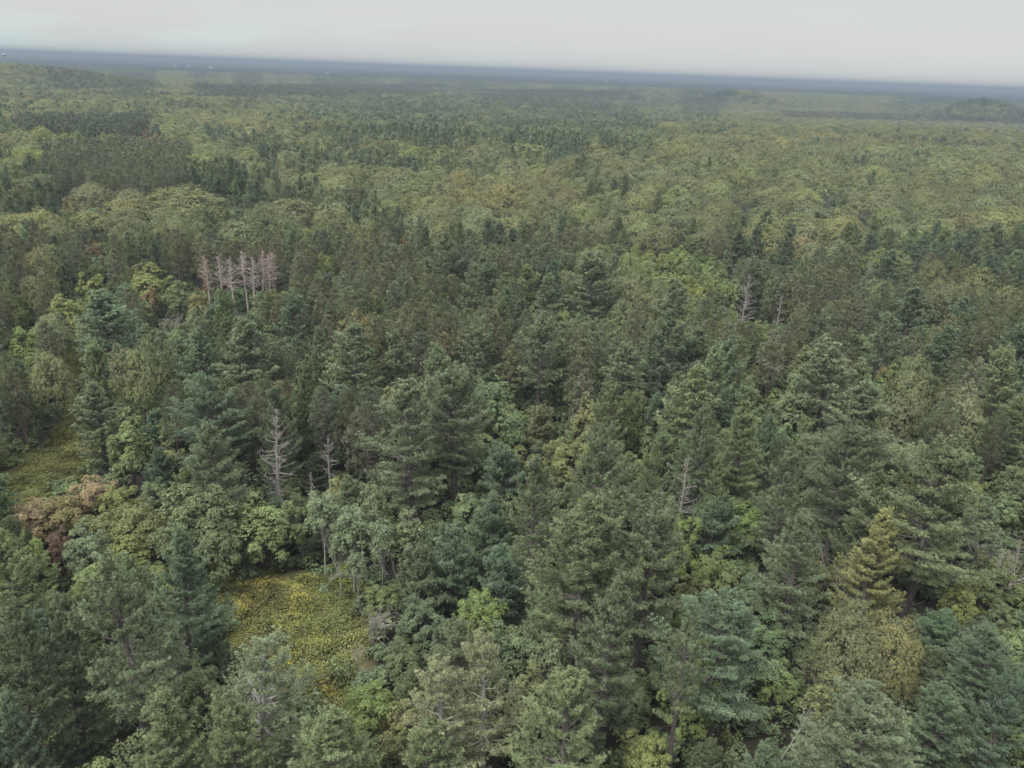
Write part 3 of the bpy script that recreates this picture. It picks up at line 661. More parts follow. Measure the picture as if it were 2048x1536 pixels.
 ('aspen_tree', 700, 1005, 70, 13, 'silver', 'tall grey-green aspen with a long pale forked stem', 'the tall pale-stemmed aspen'),
 ('aspen_tree', 745, 965, 60, 13, 'grey', 'aspen with a tan top behind the tall pale-stemmed aspen', None),
 ('aspen_tree', 760, 1030, 60, 12, 'silver', 'slender aspen right of the tall pale-stemmed aspen', None),
 ('aspen_tree', 812, 1015, 62, 12, 'grey', 'greyish aspen with an upright forked crown', None),
 ('aspen_tree', 675, 1040, 45, 11, 'silver', 'small aspen in the clump at the meadow edge', None),
 ('aspen_tree', 715, 1095, 42, 9, 'silver', 'short round-headed aspen on a thin bare stem', None),
 ('aspen_tree', 1105, 1270, 70, 11, 'grey', 'thin greyish aspen showing its stems behind the bottom pines', None),
 ('aspen_tree', 1590, 1335, 60, 12, 'tan', 'slanting birch with a white trunk above a dark gap', 'the slanting white birch'),
 ('young_broadleaf', 430, 1020, 90, 11, 'mid', 'round green tree overhanging the meadow shade', None),
 ('young_broadleaf', 385, 975, 130, 13, 'mid', 'broad leafy tree below the dense fluffy pine', 'the broad leafy tree'),
 ('young_broadleaf', 250, 830, 75, 12, 'bright', 'pale leafy tree at the end of the grassy trail', None),
 ('young_broadleaf', 1400, 1335, 110, 9, 'lime', 'bright green leafy tree behind the bare lower trunk of the dying pine', None),
 ('young_broadleaf', 1695, 825, 60, 9, 'grey', 'greyish leafy tree squeezed between broad pines', None),
 ('young_broadleaf', 1590, 780, 75, 11, 'grey', 'grey-green round tree left of the very broad pine', None),
]
LM = []            # landmarks: name, px, py
PL = []            # every placed tree: dict
SPEC = {'white_pine': (20.0, 4.6), 'thin_pine': (20.0, 4.4), 'dying_pine': (20.0, 4.4), 'young_pine': (8.5, 2.6), 'red_pine': (18, 2.7), 'oak_tree': (15, 6.6),
        'young_broadleaf': (9, 2.7), 'maple_tree': (9, 2.9), 'aspen_tree': (13, 1.9)}
NEAR, MID = 125, 380
for kd, ax_, ay_, wpx, h, tn, lab, lm in HERO:
    x, y = ground_at(ax_, ay_, h)
    rng = math.sqrt(x * x + y * y + (CAM_Z - h) ** 2)
    R = wpx / 2 * rng / F
    if lm: LM.append((lm, ax_, ay_ + 20))
    PL.append(dict(kind=kd, x=x, y=y, h=h, R=R, px=ax_, py=ay_, w=wpx, tint=list(G_[tn]), label=lab, hero=True, rng=rng, tn=tn))

# dead trees -------------------------------------------------------
DEAD = [
 ('snag', 541, 818, 1005, 78, 18, 'tall weathered bare pine snag with long crooked limbs', 'the tall pale snag', 101, dict()),
 ('snag', 655, 872, 955, 44, 11, 'shorter bare snag right of the tall pale snag', None, 102, dict(base=0.4)),
 ('snag', 622, 945, 1000, 26, 8, 'small bare snag tip poking out above the aspens', None, 103, dict()),
 ('snag', 1498, 548, 650, 58, 17, 'bare grey snag with upswept branches among green pines', 'the upswept grey snag', 104, dict(up=0.25)),
 ('snag', 1563, 588, 660, 30, 15, 'thin bare snag just right of the upswept grey snag', None, 105, dict()),
 ('snag', 1366, 908, 1035, 62, 16, 'pinkish grey snag with fine twigs beside the slim bright pine', 'the fine-twigged snag', 106, dict(up=0.2)),
 ('snag', 1328, 965, 1035, 50, 13, 'short greyish snag left of the fine-twigged snag', None, 107, dict()),
 ('snag', 1740, 520, 570, 24, 12, 'small pale snag among the brown stand at the right', None, 108, dict(base=0.4)),
 ('dead_red_pine', 410, 514, 585, 34, 16, 'dead red pine with rusty needles at the left end of the dead row', 'the row of dead red pines', 111, dict(base=0.5, needles=0.7, dense=2.1)),
 ('dead_red_pine', 436, 512, 585, 36, 16, 'second dead red pine from the left of the dead row, pinkish twigs', None, 112, dict(base=0.55, dense=2.1)),
 ('dead_red_pine', 459, 514, 590, 36, 16, 'third dead red pine from the left, pale and fully bare', None, 113, dict(base=0.5, dense=2.1, needles=.12)),
 ('dead_red_pine', 486, 503, 580, 38, 17, 'fourth dead red pine from the left, tallest of the dead row', None, 114, dict(base=0.5, dense=2.1)),
 ('dead_red_pine', 501, 512, 590, 32, 16, 'fifth dead red pine from the left, close against the tallest', None, 115, dict(base=0.5, dense=2.1)),
 ('dead_red_pine', 517, 500, 585, 36, 17, 'sixth dead red pine from the left, pinkish brown crown', None, 116, dict(base=0.5, dense=2.1, needles=0.25)),
 ('dead_red_pine', 531, 508, 595, 34, 16, 'seventh dead red pine from the left, rusty lower twigs', None, 117, dict(base=0.4, dense=2.1, needles=0.4)),
 ('dead_red_pine', 543, 506, 590, 36, 16, 'dead red pine at the right end of the dead row', None, 118, dict(base=0.5, dense=2.1)),
 ('bare_tree', 470, 392, 425, 38, 11, 'round grey leafless tree among oaks', 'the round grey dead tree', 121, dict()),
 ('bare_tree', 338, 612, 670, 62, 9, 'grey fan-shaped leafless tree above the blue-green pine', 'the grey fan-shaped dead tree', 122, dict()),
 ('bare_tree', 742, 1190, 1290, 80, 7, 'pale leafless tree sprawling at the right edge of the meadow', 'the pale sprawling dead tree', 123, dict()),
 ('bare_tree', 714, 1290, 1340, 44, 3.5, 'small dead shrub below the pale sprawling dead tree', None, 124, dict()),
 ('bare_tree', 1500, 415, 424, 60, 11, 'pale bare branches reaching out of the oak canopy', 'the bare branches in the oaks', 125, dict()),
 ('bare_tree', 1665, 400, 408, 34, 11, 'small bare tree in the oak canopy right of the dark pine trio', None, 126, dict()),
 ('bare_tree', 2035, 1040, 1120, 70, 12, 'bare dead tree at the right edge beside the massive feathery pine', None, 127, dict()),
 ('bare_tree', 480, 612, 640, 40, 8, 'bare broken stems poking up below the dead row', None, 128, dict()),
 ('bare_tree', 1700, 1060, 1120, 44, 11, 'bare twiggy tree at the foot of the yellow pine', None, 129, dict()),
 ('bare_tree', 480, 1345, 1400, 60, 9, 'bare grey twigs rising behind the bushy bottom pines', None, 130, dict()),
]
DM = {}
for kd, ax_, ay_, by_, wpx, h, lab, lm, sd_, kw in DEAD:
    x, y = ground_at(ax_, ay_, h); rng = math.sqrt(x * x + y * y + (CAM_Z - h) ** 2); R = wpx / 2 * rng / F
    if lm: LM.append((lm, ax_, ay_ + 20))
    if kd == 'bare_tree': g, t, b = bare_broadleaf(sd_, h, max(R, 1.2), 4)
    else: g, t, b = dead_pine(sd_, h, R * (1.2 if kd == 'dead_red_pine' else 1.25), **kw)
    bk = M['rosy'] if kd == 'dead_red_pine' else M['dead']
    p = dict(trunk=t.mesh('trunk_mesh', [bk]), branches=b.mesh('branches_mesh', [bk]))
    if g.count(): p['crown'] = g.mesh('dead_needles_mesh', [M['shrub']])
    e = plant('dead_pine' if kd == 'snag' else kd, p, x, y, 1, 1, 0, list(G_['brown' if kd != 'bare_tree' else 'grey']), 0, (rnd.gauss(0, .03), rnd.gauss(0, .03)))
    for c in e.children:
        if c.name.startswith('crown'): c.name = 'dead_needles'; c['tint'] = (2.1, 1.05, 0.85)
    tagit(e, lab, 'dead tree', {'snag': 'bare pine snags', 'dead_red_pine': 'row of dead red pines', 'bare_tree': 'leafless trees'}[kd])
    PL.append(dict(kind='dead', x=x, y=y, h=h, R=R * 0.7, px=ax_, py=ay_, w=wpx, hero=True, rng=rng, made=True, base=by_))

# thin pale stems leaning along the back of the meadow, and the bent birch
POLES = [((684, 1160), (640, 1055), .10, 'thin pale leaning stem at the back of the meadow, first from the maple', 0), ((690, 1163), (662, 1098), .07, 'short thin stem crossing the first leaning stem at the meadow edge', 0),
         ((736, 1175), (712, 1020), .12, 'long pale forked stem standing at the meadow edge', 0), ((775, 1150), (745, 1095), .09, 'pale slanting stem beside the long forked one', 0),
         ((728, 1172), (676, 1066), .08, 'pale stem with bare twigs leaning towards the maple', 0), ((800, 1180), (776, 1090), .08, 'thin stem half hidden by the blue-green thicket', 0),
         ((708, 1148), (652, 1208), .11, 'birch bent over until its crown hangs into the meadow', 1), ((1318, 1255), (1262, 1330), .07, 'bare branch hanging beside the conical front pine', 1)]
for n_, ((bx, by), (tx_, ty_), rad, lab, bent) in enumerate(POLES):
    rs = np.random.RandomState(400 + n_)
    x, y = ground_at(bx, by); d = ray(tx_, ty_)
    if bent: y -= 1.5
    T = d * ((y + (-2.5 if bent else 0.0)) / d[1]); T = np.array([T[0] - x, T[1] - y, T[2] + CAM_Z - float(terrain(x, y))])
    if bent: mid = np.array([T[0] * .35, T[1] * .3, max(T[2], 0) + 3.2]); T[2] = max(T[2], 0.6)
    else: mid = T * .5 + rs.normal(0, .12, 3)
    ss = np.linspace(0, 1, 9)[:, None]; P = (1 - ss) ** 2 * 0 + 2 * ss * (1 - ss) * mid + ss ** 2 * T
    t, b = Geo(), Geo(); t.tube(P, np.linspace(rad, rad * .3, 9), 6)
    for i in range(16):
        k_ = rs.randint(4, 9); dd = unit(unit(P[min(k_, 8)] - P[k_ - 1]) + rs.normal(0, .5, 3)); l = rs.uniform(.5, 1.5)
        b.tube([P[k_], P[k_] + dd * l * .5, P[k_] + unit(dd + rs.normal(0, .25, 3)) * l], [.028, .02, .010], 3)
    pr = dict(trunk=t.mesh('trunk_mesh', [M['pale']]), branches=b.mesh('branches_mesh', [M['pale']]))
    if n_ in (2, 6):
        g = Geo(); c_ = P[8] + rs.normal(0, .5, (500, 3)) * [1, 1, .7]; leaves(g, c_, unit(c_ - P[8] + [0, 0, .5]), .2, rs, .5); pr['crown'] = g.mesh('crown_mesh', [M['shrub']])
    e = plant('leaning_stem', pr, x, y, 1, 1, 0, list(G_['silver']), 0)
    tagit(e, lab, 'tree', 'thin pale stems at the meadow edge')
    PL.append(dict(kind='dead', x=x, y=y, h=6, R=.4, px=(bx + tx_) / 2, py=min(by, ty_), w=40, hero=True, rng=math.sqrt(x * x + y * y + 3000), made=True, base=max(by, ty_) - 4))

# ------------------------------------------------------------------ the rest of the forest
# stands as seen in the photograph: outline, kinds and their shares, tints
ZONES = [
 ([(1830, 178), (2025, 185), (2025, 212), (1830, 208)], {'white_pine': .75, 'red_pine': .25}, ['dark']),
 ([(1375, 160), (1475, 160), (1485, 190), (1370, 188)], {'white_pine': 1}, ['dark']),
 ([(50, 950), (330, 950), (345, 1075), (60, 1100)], {'maple_tree': 1}, ['pink', 'yellow', 'tan', 'pink', 'bright']),
 ([(550, 565), (700, 500), (850, 530), (880, 600), (990, 625), (1000, 740), (880, 720), (720, 640), (560, 630)], {'red_pine': .92, 'white_pine': .08}, None),
 ([(330, 480), (560, 480), (590, 550), (420, 580), (340, 550)], {'red_pine': .9, 'young_pine': .1}, None),
 ([(610, 790), (770, 800), (760, 920), (650, 910)], {'red_pine': 1}, None),
 ([(480, 690), (575, 690), (575, 840), (490, 840)], {'red_pine': .9, 'young_pine': .1}, None),
 ([(990, 670), (1060, 670), (1060, 800), (990, 800)], {'red_pine': 1}, None),
 ([(1130, 670), (1210, 670), (1215, 790), (1130, 790)], {'red_pine': 1}, None),
 ([(1540, 530), (1710, 510), (1730, 650), (1560, 660)], {'red_pine': .8, 'young_broadleaf': .2}, None),
 ([(1870, 655), (2050, 655), (2050, 690), (1870, 690)], {'red_pine': 1}, ['olive']),
 ([(1570, 650), (1640, 610), (1690, 690), (1600, 750)], {'red_pine': .9, 'white_pine': .1}, None),
 ([(1200, 475), (1420, 470), (1500, 560), (1440, 620), (1300, 560)], {'aspen_tree': .5, 'young_broadleaf': .5}, ['bright', 'lime', 'bright', 'yellow']),
 ([(700, 490), (1180, 490), (1310, 510), (1300, 600), (860, 590)], {'red_pine': .45, 'white_pine': .4, 'oak_tree': .15}, None),
 ([(820, 940), (1010, 950), (1060, 1260), (760, 1260), (750, 1150)], {'young_pine': .62, 'young_broadleaf': .38}, ['blue', 'blue', 'mid']),
 ([(940, 770), (1210, 790), (1200, 900), (1000, 900)], {'young_broadleaf': .55, 'young_pine': .3, 'maple_tree': .15}, ['mid', 'tan', 'bright', 'blue']),
 ([(1100, 600), (1300, 600), (1240, 690), (1130, 690)], {'young_broadleaf': .6, 'young_pine': .4}, ['mid', 'bright', 'blue']),
 ([(1380, 640), (1600, 620), (1640, 700), (1560, 760), (1400, 720)], {'young_broadleaf': .6, 'young_pine': .25, 'red_pine': .15}, ['mid', 'bright', 'lime', 'grey']),
 ([(1600, 1100), (2060, 1100), (2060, 1400), (1600, 1400)], {'oak_tree': .2, 'young_broadleaf': .45, 'white_pine': .2, 'young_pine': .15}, ['mid', 'olive', 'grey', 'blue']),
 ([(0, 235), (300, 233), (335, 277), (0, 262)], {'red_pine': 1}, ['dark']),
 ([(90, 290), (370, 285), (385, 350), (300, 385), (90, 345)], {'red_pine': 1}, ['olive', 'mid']),
 ([(400, 172), (860, 168), (860, 190), (400, 196)], {'red_pine': 1}, ['dark']),
 ([(980, 178), (1250, 184), (1250, 200), (980, 196)], {'red_pine': 1}, ['dark']),
 ([(1560, 222), (2060, 236), (2060, 250), (1560, 238)], {'red_pine': .9, 'oak_tree': .1}, ['dark', 'brown']),
 ([(0, 262), (130, 260), (180, 300), (60, 325), (0, 310)], {'oak_tree': 1}, ['lime', 'bright']),
 ([(820, 395), (900, 350), (1150, 345), (1170, 400), (1000, 420)], {'oak_tree': 1}, ['tan', 'tan', 'olive']),
 ([(1430, 245), (2060, 250), (2060, 300), (1430, 296)], {'oak_tree': .78, 'white_pine': .12, 'red_pine': .1}, ['mid', 'olive', 'tan', 'dark']),
 ([(700, 370), (1000, 330), (1400, 296), (2060, 288), (2060, 440), (1700, 430), (1500, 462), (1100, 462), (800, 450)], {'oak_tree': .975, 'white_pine': .025}, ['mid', 'olive', 'mid', 'bright']),
 ([(520, 330), (700, 330), (700, 450), (520, 450)], {'oak_tree': .8, 'white_pine': .2}, ['mid', 'olive', 'pale']),
 ([(200, 425), (480, 400), (500, 480), (250, 480)], {'oak_tree': .75, 'white_pine': .25}, ['mid', 'olive']),
 ([(600, 200), (1000, 190), (1300, 205), (1300, 285), (950, 292), (700, 262)], {'white_pine': .7, 'oak_tree': .3}, ['dark', 'dark', 'mid']),
]
def band(py, r):
    if py > 1000: return {'white_pine': .20, 'young_pine': .28, 'young_broadleaf': .47, 'maple_tree': .05}
    if py > 850: return {'white_pine': .22, 'young_pine': .30, 'young_broadleaf': .42, 'maple_tree': .06}
    if py > 600: return {'white_pine': .28, 'young_pine': .22, 'young_broadleaf': .34, 'red_pine': .06, 'maple_tree': .06, 'oak_tree': .04}
    if py > 470: return {'white_pine': .44, 'red_pine': .10, 'young_broadleaf': .18, 'young_pine': .10, 'oak_tree': .14, 'maple_tree': .04}
    if py > 290: return {'oak_tree': .58, 'white_pine': .34, 'maple_tree': .03, 'red_pine': .05}
    if py > 215: return {'oak_tree': .52, 'white_pine': .42, 'maple_tree': .02, 'red_pine': .04}
    return {'oak_tree': .34, 'white_pine': .50, 'red_pine': .16}
DEFT = {'white_pine': ['mid', 'mid', 'blue', 'olive', 'bright', 'dark'], 'young_pine': ['mid', 'blue', 'bright', 'bright'], 'red_pine': ['mid', 'olive', 'mid', 'brown'],
        'oak_tree': ['mid', 'olive', 'mid', 'bright', 'mid', 'olive', 'tan'], 'young_broadleaf': ['mid', 'mid', 'bright', 'bright', 'blue', 'grey', 'tan', 'lime'], 'maple_tree': ['yellow', 'tan', 'lime', 'olive', 'bright', 'lime'],
        'aspen_tree': ['silver', 'bright', 'mid']}
def assign(X, Y, far=False):
    """kind and tint name for trees standing at X, Y"""
    n = len(X); Z = terrain(X, Y); px, py, _ = project(np.stack([X, Y, Z + 12], 1))
    zi = np.full(n, -1)
    jx = (vnoise(X / 9, Y / 9, 3) - .5) * 24 * np.clip((py - 150) / 400, 0.1, 1) + (vnoise(X / 60, Y / 90, 6) - .5) * 110 * np.clip((330 - py) / 60, 0, 1); jy = (vnoise(X / 9, Y / 9, 4) - .5) * 16 * np.clip((py - 150) / 400, 0.1, 1)
    for i, (P, _, _) in enumerate(ZONES):
        zi[(zi < 0) & inpoly(px + jx, py + jy, P)] = i
    clump = vnoise(X / 30, Y / 30 , 7) * 0.55 + hash2(X, Y, 9) * 0.45      # like kinds keep together
    tq = vnoise(X / 22, Y / 22, 8) * 0.45 + hash2(X, Y, 12) * 0.55
    if far:
        d = np.hypot(X, Y); k = np.clip(d / 1500, 1, 4)
        U, W = X * .83 + Y * .56, Y * .83 - X * .56
        clump = vnoise(U / (38 * k), W / (52 * k), 7) * 0.42 + vnoise(U / (15 * k) + 9, W / (21 * k), 17) * 0.26 + vnoise(U / 160 + 3, W / 220, 27) * .1 + hash2(X, Y, 9) * 0.22
    else:
        dd = np.hypot(X, Y); wg = np.clip((dd - 150) / 150, 0, 1) * .3
        clump = vnoise(X / 34, Y / 40, 7) * (.5 + wg) + hash2(X, Y, 9) * (.5 - wg)
    clump = (np.argsort(np.argsort(clump)) + 0.5) / n; tq = (np.argsort(np.argsort(tq)) + .5) / n
    kinds, tns = [], []
    for i in range(n):
        mix = ZONES[zi[i]][1] if zi[i] >= 0 else band(py[i], 0)
        c = clump[i] if len(mix) < 3 else (clump[i] * 7.3) % 1 if False else clump[i]
        acc = 0
        for k, v in mix.items():
            acc += v
            if c <= acc: break
        T = (ZONES[zi[i]][2] if zi[i] >= 0 else None) or DEFT[k]
        if k == 'red_pine' and zi[i] >= 0 and not ZONES[zi[i]][2]: T = DEFT[k]
        if k == 'white_pine' and zi[i] >= 0 and 'tan' in T: T = ['dark', 'mid']
        kinds.append(k); tns.append(T[int(tq[i] * 0.9999 * len(T))])
    return kinds, tns, px, py, Z

# near and middle distance: packed one by one
HS = {'white_pine': (13, 18.5), 'young_pine': (5, 11), 'red_pine': (14.5, 17.5), 'oak_tree': (12, 16.5), 'young_broadleaf': (5, 10), 'maple_tree': (6, 10), 'aspen_tree': (9, 13)}
SPACE = {'white_pine': 0.72, 'young_pine': 0.72, 'red_pine': 0.62, 'oak_tree': 0.90, 'young_broadleaf': 0.72, 'maple_tree': 0.75, 'aspen_tree': 0.75, 'thin_pine': .8, 'dying_pine': .8, 'dead': .5}
RMAX = 640.0; ANG = R_(47)
g1 = 1.9
nx = int(2 * RMAX / g1)
cand = []
for band_r0, band_r1, gs in ((22, 260, 1.9), (260, RMAX, 2.9)):
    xs = np.arange(-RMAX, RMAX, gs); ys = np.arange(5, RMAX, gs)
    Xc, Yc = np.meshgrid(xs, ys); Xc = Xc.ravel() + RS.uniform(-.45, .45, Xc.size) * gs; Yc = Yc.ravel() + RS.uniform(-.45, .45, Yc.size) * gs
    dd = np.hypot(Xc, Yc); k = (dd > band_r0) & (dd <= band_r1) & (np.abs(np.arctan2(Xc, Yc)) < ANG)
    cand.append(np.stack([Xc[k], Yc[k]], 1))
cand = np.concatenate(cand)
opn = inpoly(cand[:, 0], cand[:, 1], MEADOW) | inpoly(cand[:, 0], cand[:, 1], TRAIL) | inpoly(cand[:, 0], cand[:, 1], PATH)
for g in GAPS: opn |= inpoly(cand[:, 0], cand[:, 1], g)
cand = cand[~opn]
CX, CY = cand[:, 0], cand[:, 1]
ck, ct, cpx, cpy, cz_ = assign(CX, CY)
cell = 4.0; grid = {}
def gput(x, y, r): grid.setdefault((int(x // cell), int(y // cell)), []).append((x, y, r))
def gfree(x, y, r):
    i, j = int(x // cell), int(y // cell)
    for a in range(i - 3, i + 4):
        for b in range(j - 3, j + 4):
            for (x2, y2, r2) in grid.get((a, b), ()):
                if (x - x2) ** 2 + (y - y2) ** 2 < (r + r2) ** 2: return False
    return True
for p in PL: gput(p['x'], p['y'], p['R'] * SPACE.get(p['kind'], .7))
heroes = [p for p in PL if p.get('hero')]
hpx = np.array([p['px'] for p in heroes]); hpy = np.array([p['py'] for p in heroes]); hw = np.array([p['w'] for p in heroes]); hr = np.array([p['rng'] for p in heroes])
# how far down each hero is seen in the photograph
hlow = np.array([p['base'] if 'base' in p else p['py'] + min(0.62 * (p['h'] * F / p['rng']) * 0.9, p['w'] * 1.15) for p in heroes]) - 6
for i_, p in enumerate(heroes):
    if 'bare' in p.get('label', '') and 'trunk' in p.get('label', '') and 'left of' not in p['label']: hlow[i_] = p['py'] + 0.86 * p['h'] * F / p['rng'] * 0.9
big = {'white_pine', 'oak_tree', 'red_pine'}
order = list(range(len(CX)))
rnd.shuffle(order); order.sort(key=lambda i: 0 if ck[i] in big else 1)
CLEAR = [MEADOW_PX, TRAIL_PX, PATH_PX] + GAP_PX
fill = []
for i in order:
    k = ck[i]; H0, R0 = SPEC[k]; lo_, hi_ = HS[k]
    h = rnd.uniform(lo_, hi_); d = math.hypot(CX[i], CY[i])
    R = R0 * (h / H0) ** (0.8) * rnd.uniform(0.82, 1.15)
    if k == 'white_pine': R *= rnd.choice((0.8, 0.95, 1.1, 1.2))
    if k == 'oak_tree' and d < 260: R *= 0.62
    if k == 'oak_tree' and d >= 260: R *= 1.15
    if not gfree(CX[i], CY[i], R * SPACE[k]): continue
    x, y, z = CX[i], CY[i], cz_[i]
    pts = np.array([[x, y, z + h], [x, y, z + h * .6], [x, y, z + h * .3]])
    qx, qy, qz = project(pts)
    wp = 2 * R * F / qz[0]
    if any(inpoly(qx, qy, P).any() for P in CLEAR):
        continue
    m_ = (hr > qz[0] + 1) & (np.abs(hpx - qx[0]) < hw * 0.36 + wp * 0.42) & (qy[0] < hlow) & (qy[0] > hpy - 400)
    if m_.any():
        need = hlow[m_].max()
        # the tree is kept only as low as leaves the one behind it in view
        s = 1.0
        bx_, by_, _ = project(np.array([[x, y, z]]))
        full = by_[0] - qy[0]
        s = (by_[0] - need) / full
        if s < 0.30: continue
        if s < 0.75 and k in big:
            k = 'young_pine' if rnd.random() < .5 else 'young_broadleaf'; R = min(R, 2.6)
            ct[i] = rnd.choice(DEFT[k])
        if s < 1: h = h * s; R = R * (0.55 + 0.45 * s) if k in big else min(R, h * 0.42)
        if not gfree(x, y, R * SPACE[k]): continue
        qx, qy, qz = project(np.array([[x, y, z + h]]))
    gput(x, y, R * SPACE[k])
    fill.append(dict(kind=k, x=x, y=y, h=h, R=R, px=qx[0], py=qy[0], w=2 * R * F / qz[0], tint=tint_of(G_[ct[i]], .15), tn=ct[i], rng=qz[0]))
print('FILL', len(fill))
PL += fill

# which stand as objects of their own: those that show largest
def inframe(p): return -0.3 * p['w'] < p['px'] < 2048 + 0.3 * p['w'] and 0 < p['py'] < 1500
CAP = {'white_pine': 270, 'young_pine': 240, 'red_pine': 260, 'oak_tree': 270, 'young_broadleaf': 240, 'maple_tree': 120, 'aspen_tree': 110}
bykind = {}
for p in PL:
    if not p.get('made'): bykind.setdefault(p['kind'], []).append(p)
singles, mass = [], []
for k, lst in bykind.items():
    ins = sorted([p for p in lst if p.get('hero') or inframe(p)], key=lambda p: (0 if p.get('hero') else 1, -p['w'] * min(p['h'] * F / p['rng'], 400)))
    outs = [p for p in lst if not (p.get('hero') or inframe(p))]
    c = CAP.get(k, 300)
    singles += ins[:c]; mass += ins[c:] + outs

COLN = {'mid': 'mid-green', 'dark': 'dark green', 'blue': 'blue-green', 'bright': 'light green', 'pale': 'pale green', 'yellowing': 'yellowish', 'thin': 'thin pale', 'olive': 'olive green', 'yellow': 'yellow-green',
        'orange': 'orange', 'pink': 'pinkish', 'red': 'red', 'crimson': 'crimson', 'tan': 'tan-tinged', 'silver': 'silvery green', 'lime': 'lime-green', 'brown': 'brownish', 'grey': 'greyish green'}
KN = {'white_pine': 'white pine', 'thin_pine': 'white pine', 'dying_pine': 'white pine', 'young_pine': 'young pine', 'red_pine': 'red pine', 'oak_tree': 'oak', 'young_broadleaf': 'leafy young tree', 'maple_tree': 'maple', 'aspen_tree': 'aspen'}
GRP = {'white_pine': 'white pines of the forest', 'thin_pine': 'ailing thin pines', 'young_pine': 'young pines between the big ones', 'red_pine': 'red pines in brownish stands', 'oak_tree': 'oaks of the canopy',
       'young_broadleaf': 'leafy young trees filling the gaps', 'maple_tree': 'maples turning colour', 'aspen_tree': 'aspens with pale stems'}
ORD = ['first', 'second', 'third', 'fourth', 'fifth', 'sixth', 'seventh', 'eighth', 'ninth', 'tenth', 'eleventh', 'twelfth', 'thirteenth', 'fourteenth', 'fifteenth', 'sixteenth', 'seventeenth', 'eighteenth', 'nineteenth', 'twentieth']
EXTRA_LM = [('the grassy trail', 110, 920), ('the flowery meadow', 580, 1230), ('the dark leaf-littered gap', 1590, 1440), ('the far dark plantation', 160, 250), ('the olive plantation', 230, 320), ('the wooded ridge', 1750, 262)]
LMS = [(a, b, c) for a, b, c in LM] + EXTRA_LM
lmx = np.array([l[1] for l in LMS]); lmy = np.array([l[2] for l in LMS])
sect = {}; used = {p['label'] for p in PL if p.get('label')}
for p in singles:
    if p.get('label'): continue
    cx_, cy_ = p['px'], p['py'] + 20
    dx, dy = cx_ - lmx, cy_ - lmy
    i = int(np.argmin(dx * dx + (dy * 1.6) ** 2)); dx, dy = dx[i], dy[i]
    rel = ('to the right of' if dx > 0 else 'to the left of') if abs(dx) > abs(dy) * 0.8 else ('above' if dy < 0 else 'below')
    sect.setdefault((p['kind'], p['tn'], i, rel), []).append((dx * dx + dy * dy, id(p), p))
for (k, tn, i, rel), lst in sect.items():
    lst.sort(key=lambda t: (t[0], t[1]))
    for n_, (_, _, p) in enumerate(lst):
        w0 = '' if len(lst) == 1 else (ORD[n_] if n_ < 20 else 'far') + ' '
        nm = '%s%s %s %s %s' % (w0, COLN[tn], KN[k], rel, LMS[i][0])
        if len(nm.split()) > 15: nm = ' '.join(nm.split()[:15])
        if nm in used: nm = 'another ' + nm
        used.add(nm); p['label'] = nm

for p in singles:
    k = p['kind']; lod = 0 if p['rng'] < NEAR else 1
    lst = PROTO[(k, lod)]
    if p.get('hero') and k == 'white_pine' and 'bare' in p['label'] and 'trunk' in p['label']: pr = lst[-1]
    else: pr = lst[rnd.randrange(len(lst) - (1 if k == 'white_pine' and rnd.random() < .8 else 0))]
    H0, R0 = SPEC[k]
    tl = (rnd.gauss(0, 0.02), rnd.gauss(0, 0.02))
    if 'slanting' in p['label']: tl = (-0.05, 0.35)
    e = plant('white_pine' if k in ('thin_pine', 'dying_pine') else k, pr, p['x'], p['y'], p['R'] / R0, p['h'] / H0, rnd.uniform(0, 2 * pi) if not 'slanting' in p['label'] else 0, p['tint'], lod, tl)
    tagit(e, p['label'], 'tree', GRP['white_pine' if k in ('thin_pine', 'dying_pine') else k])

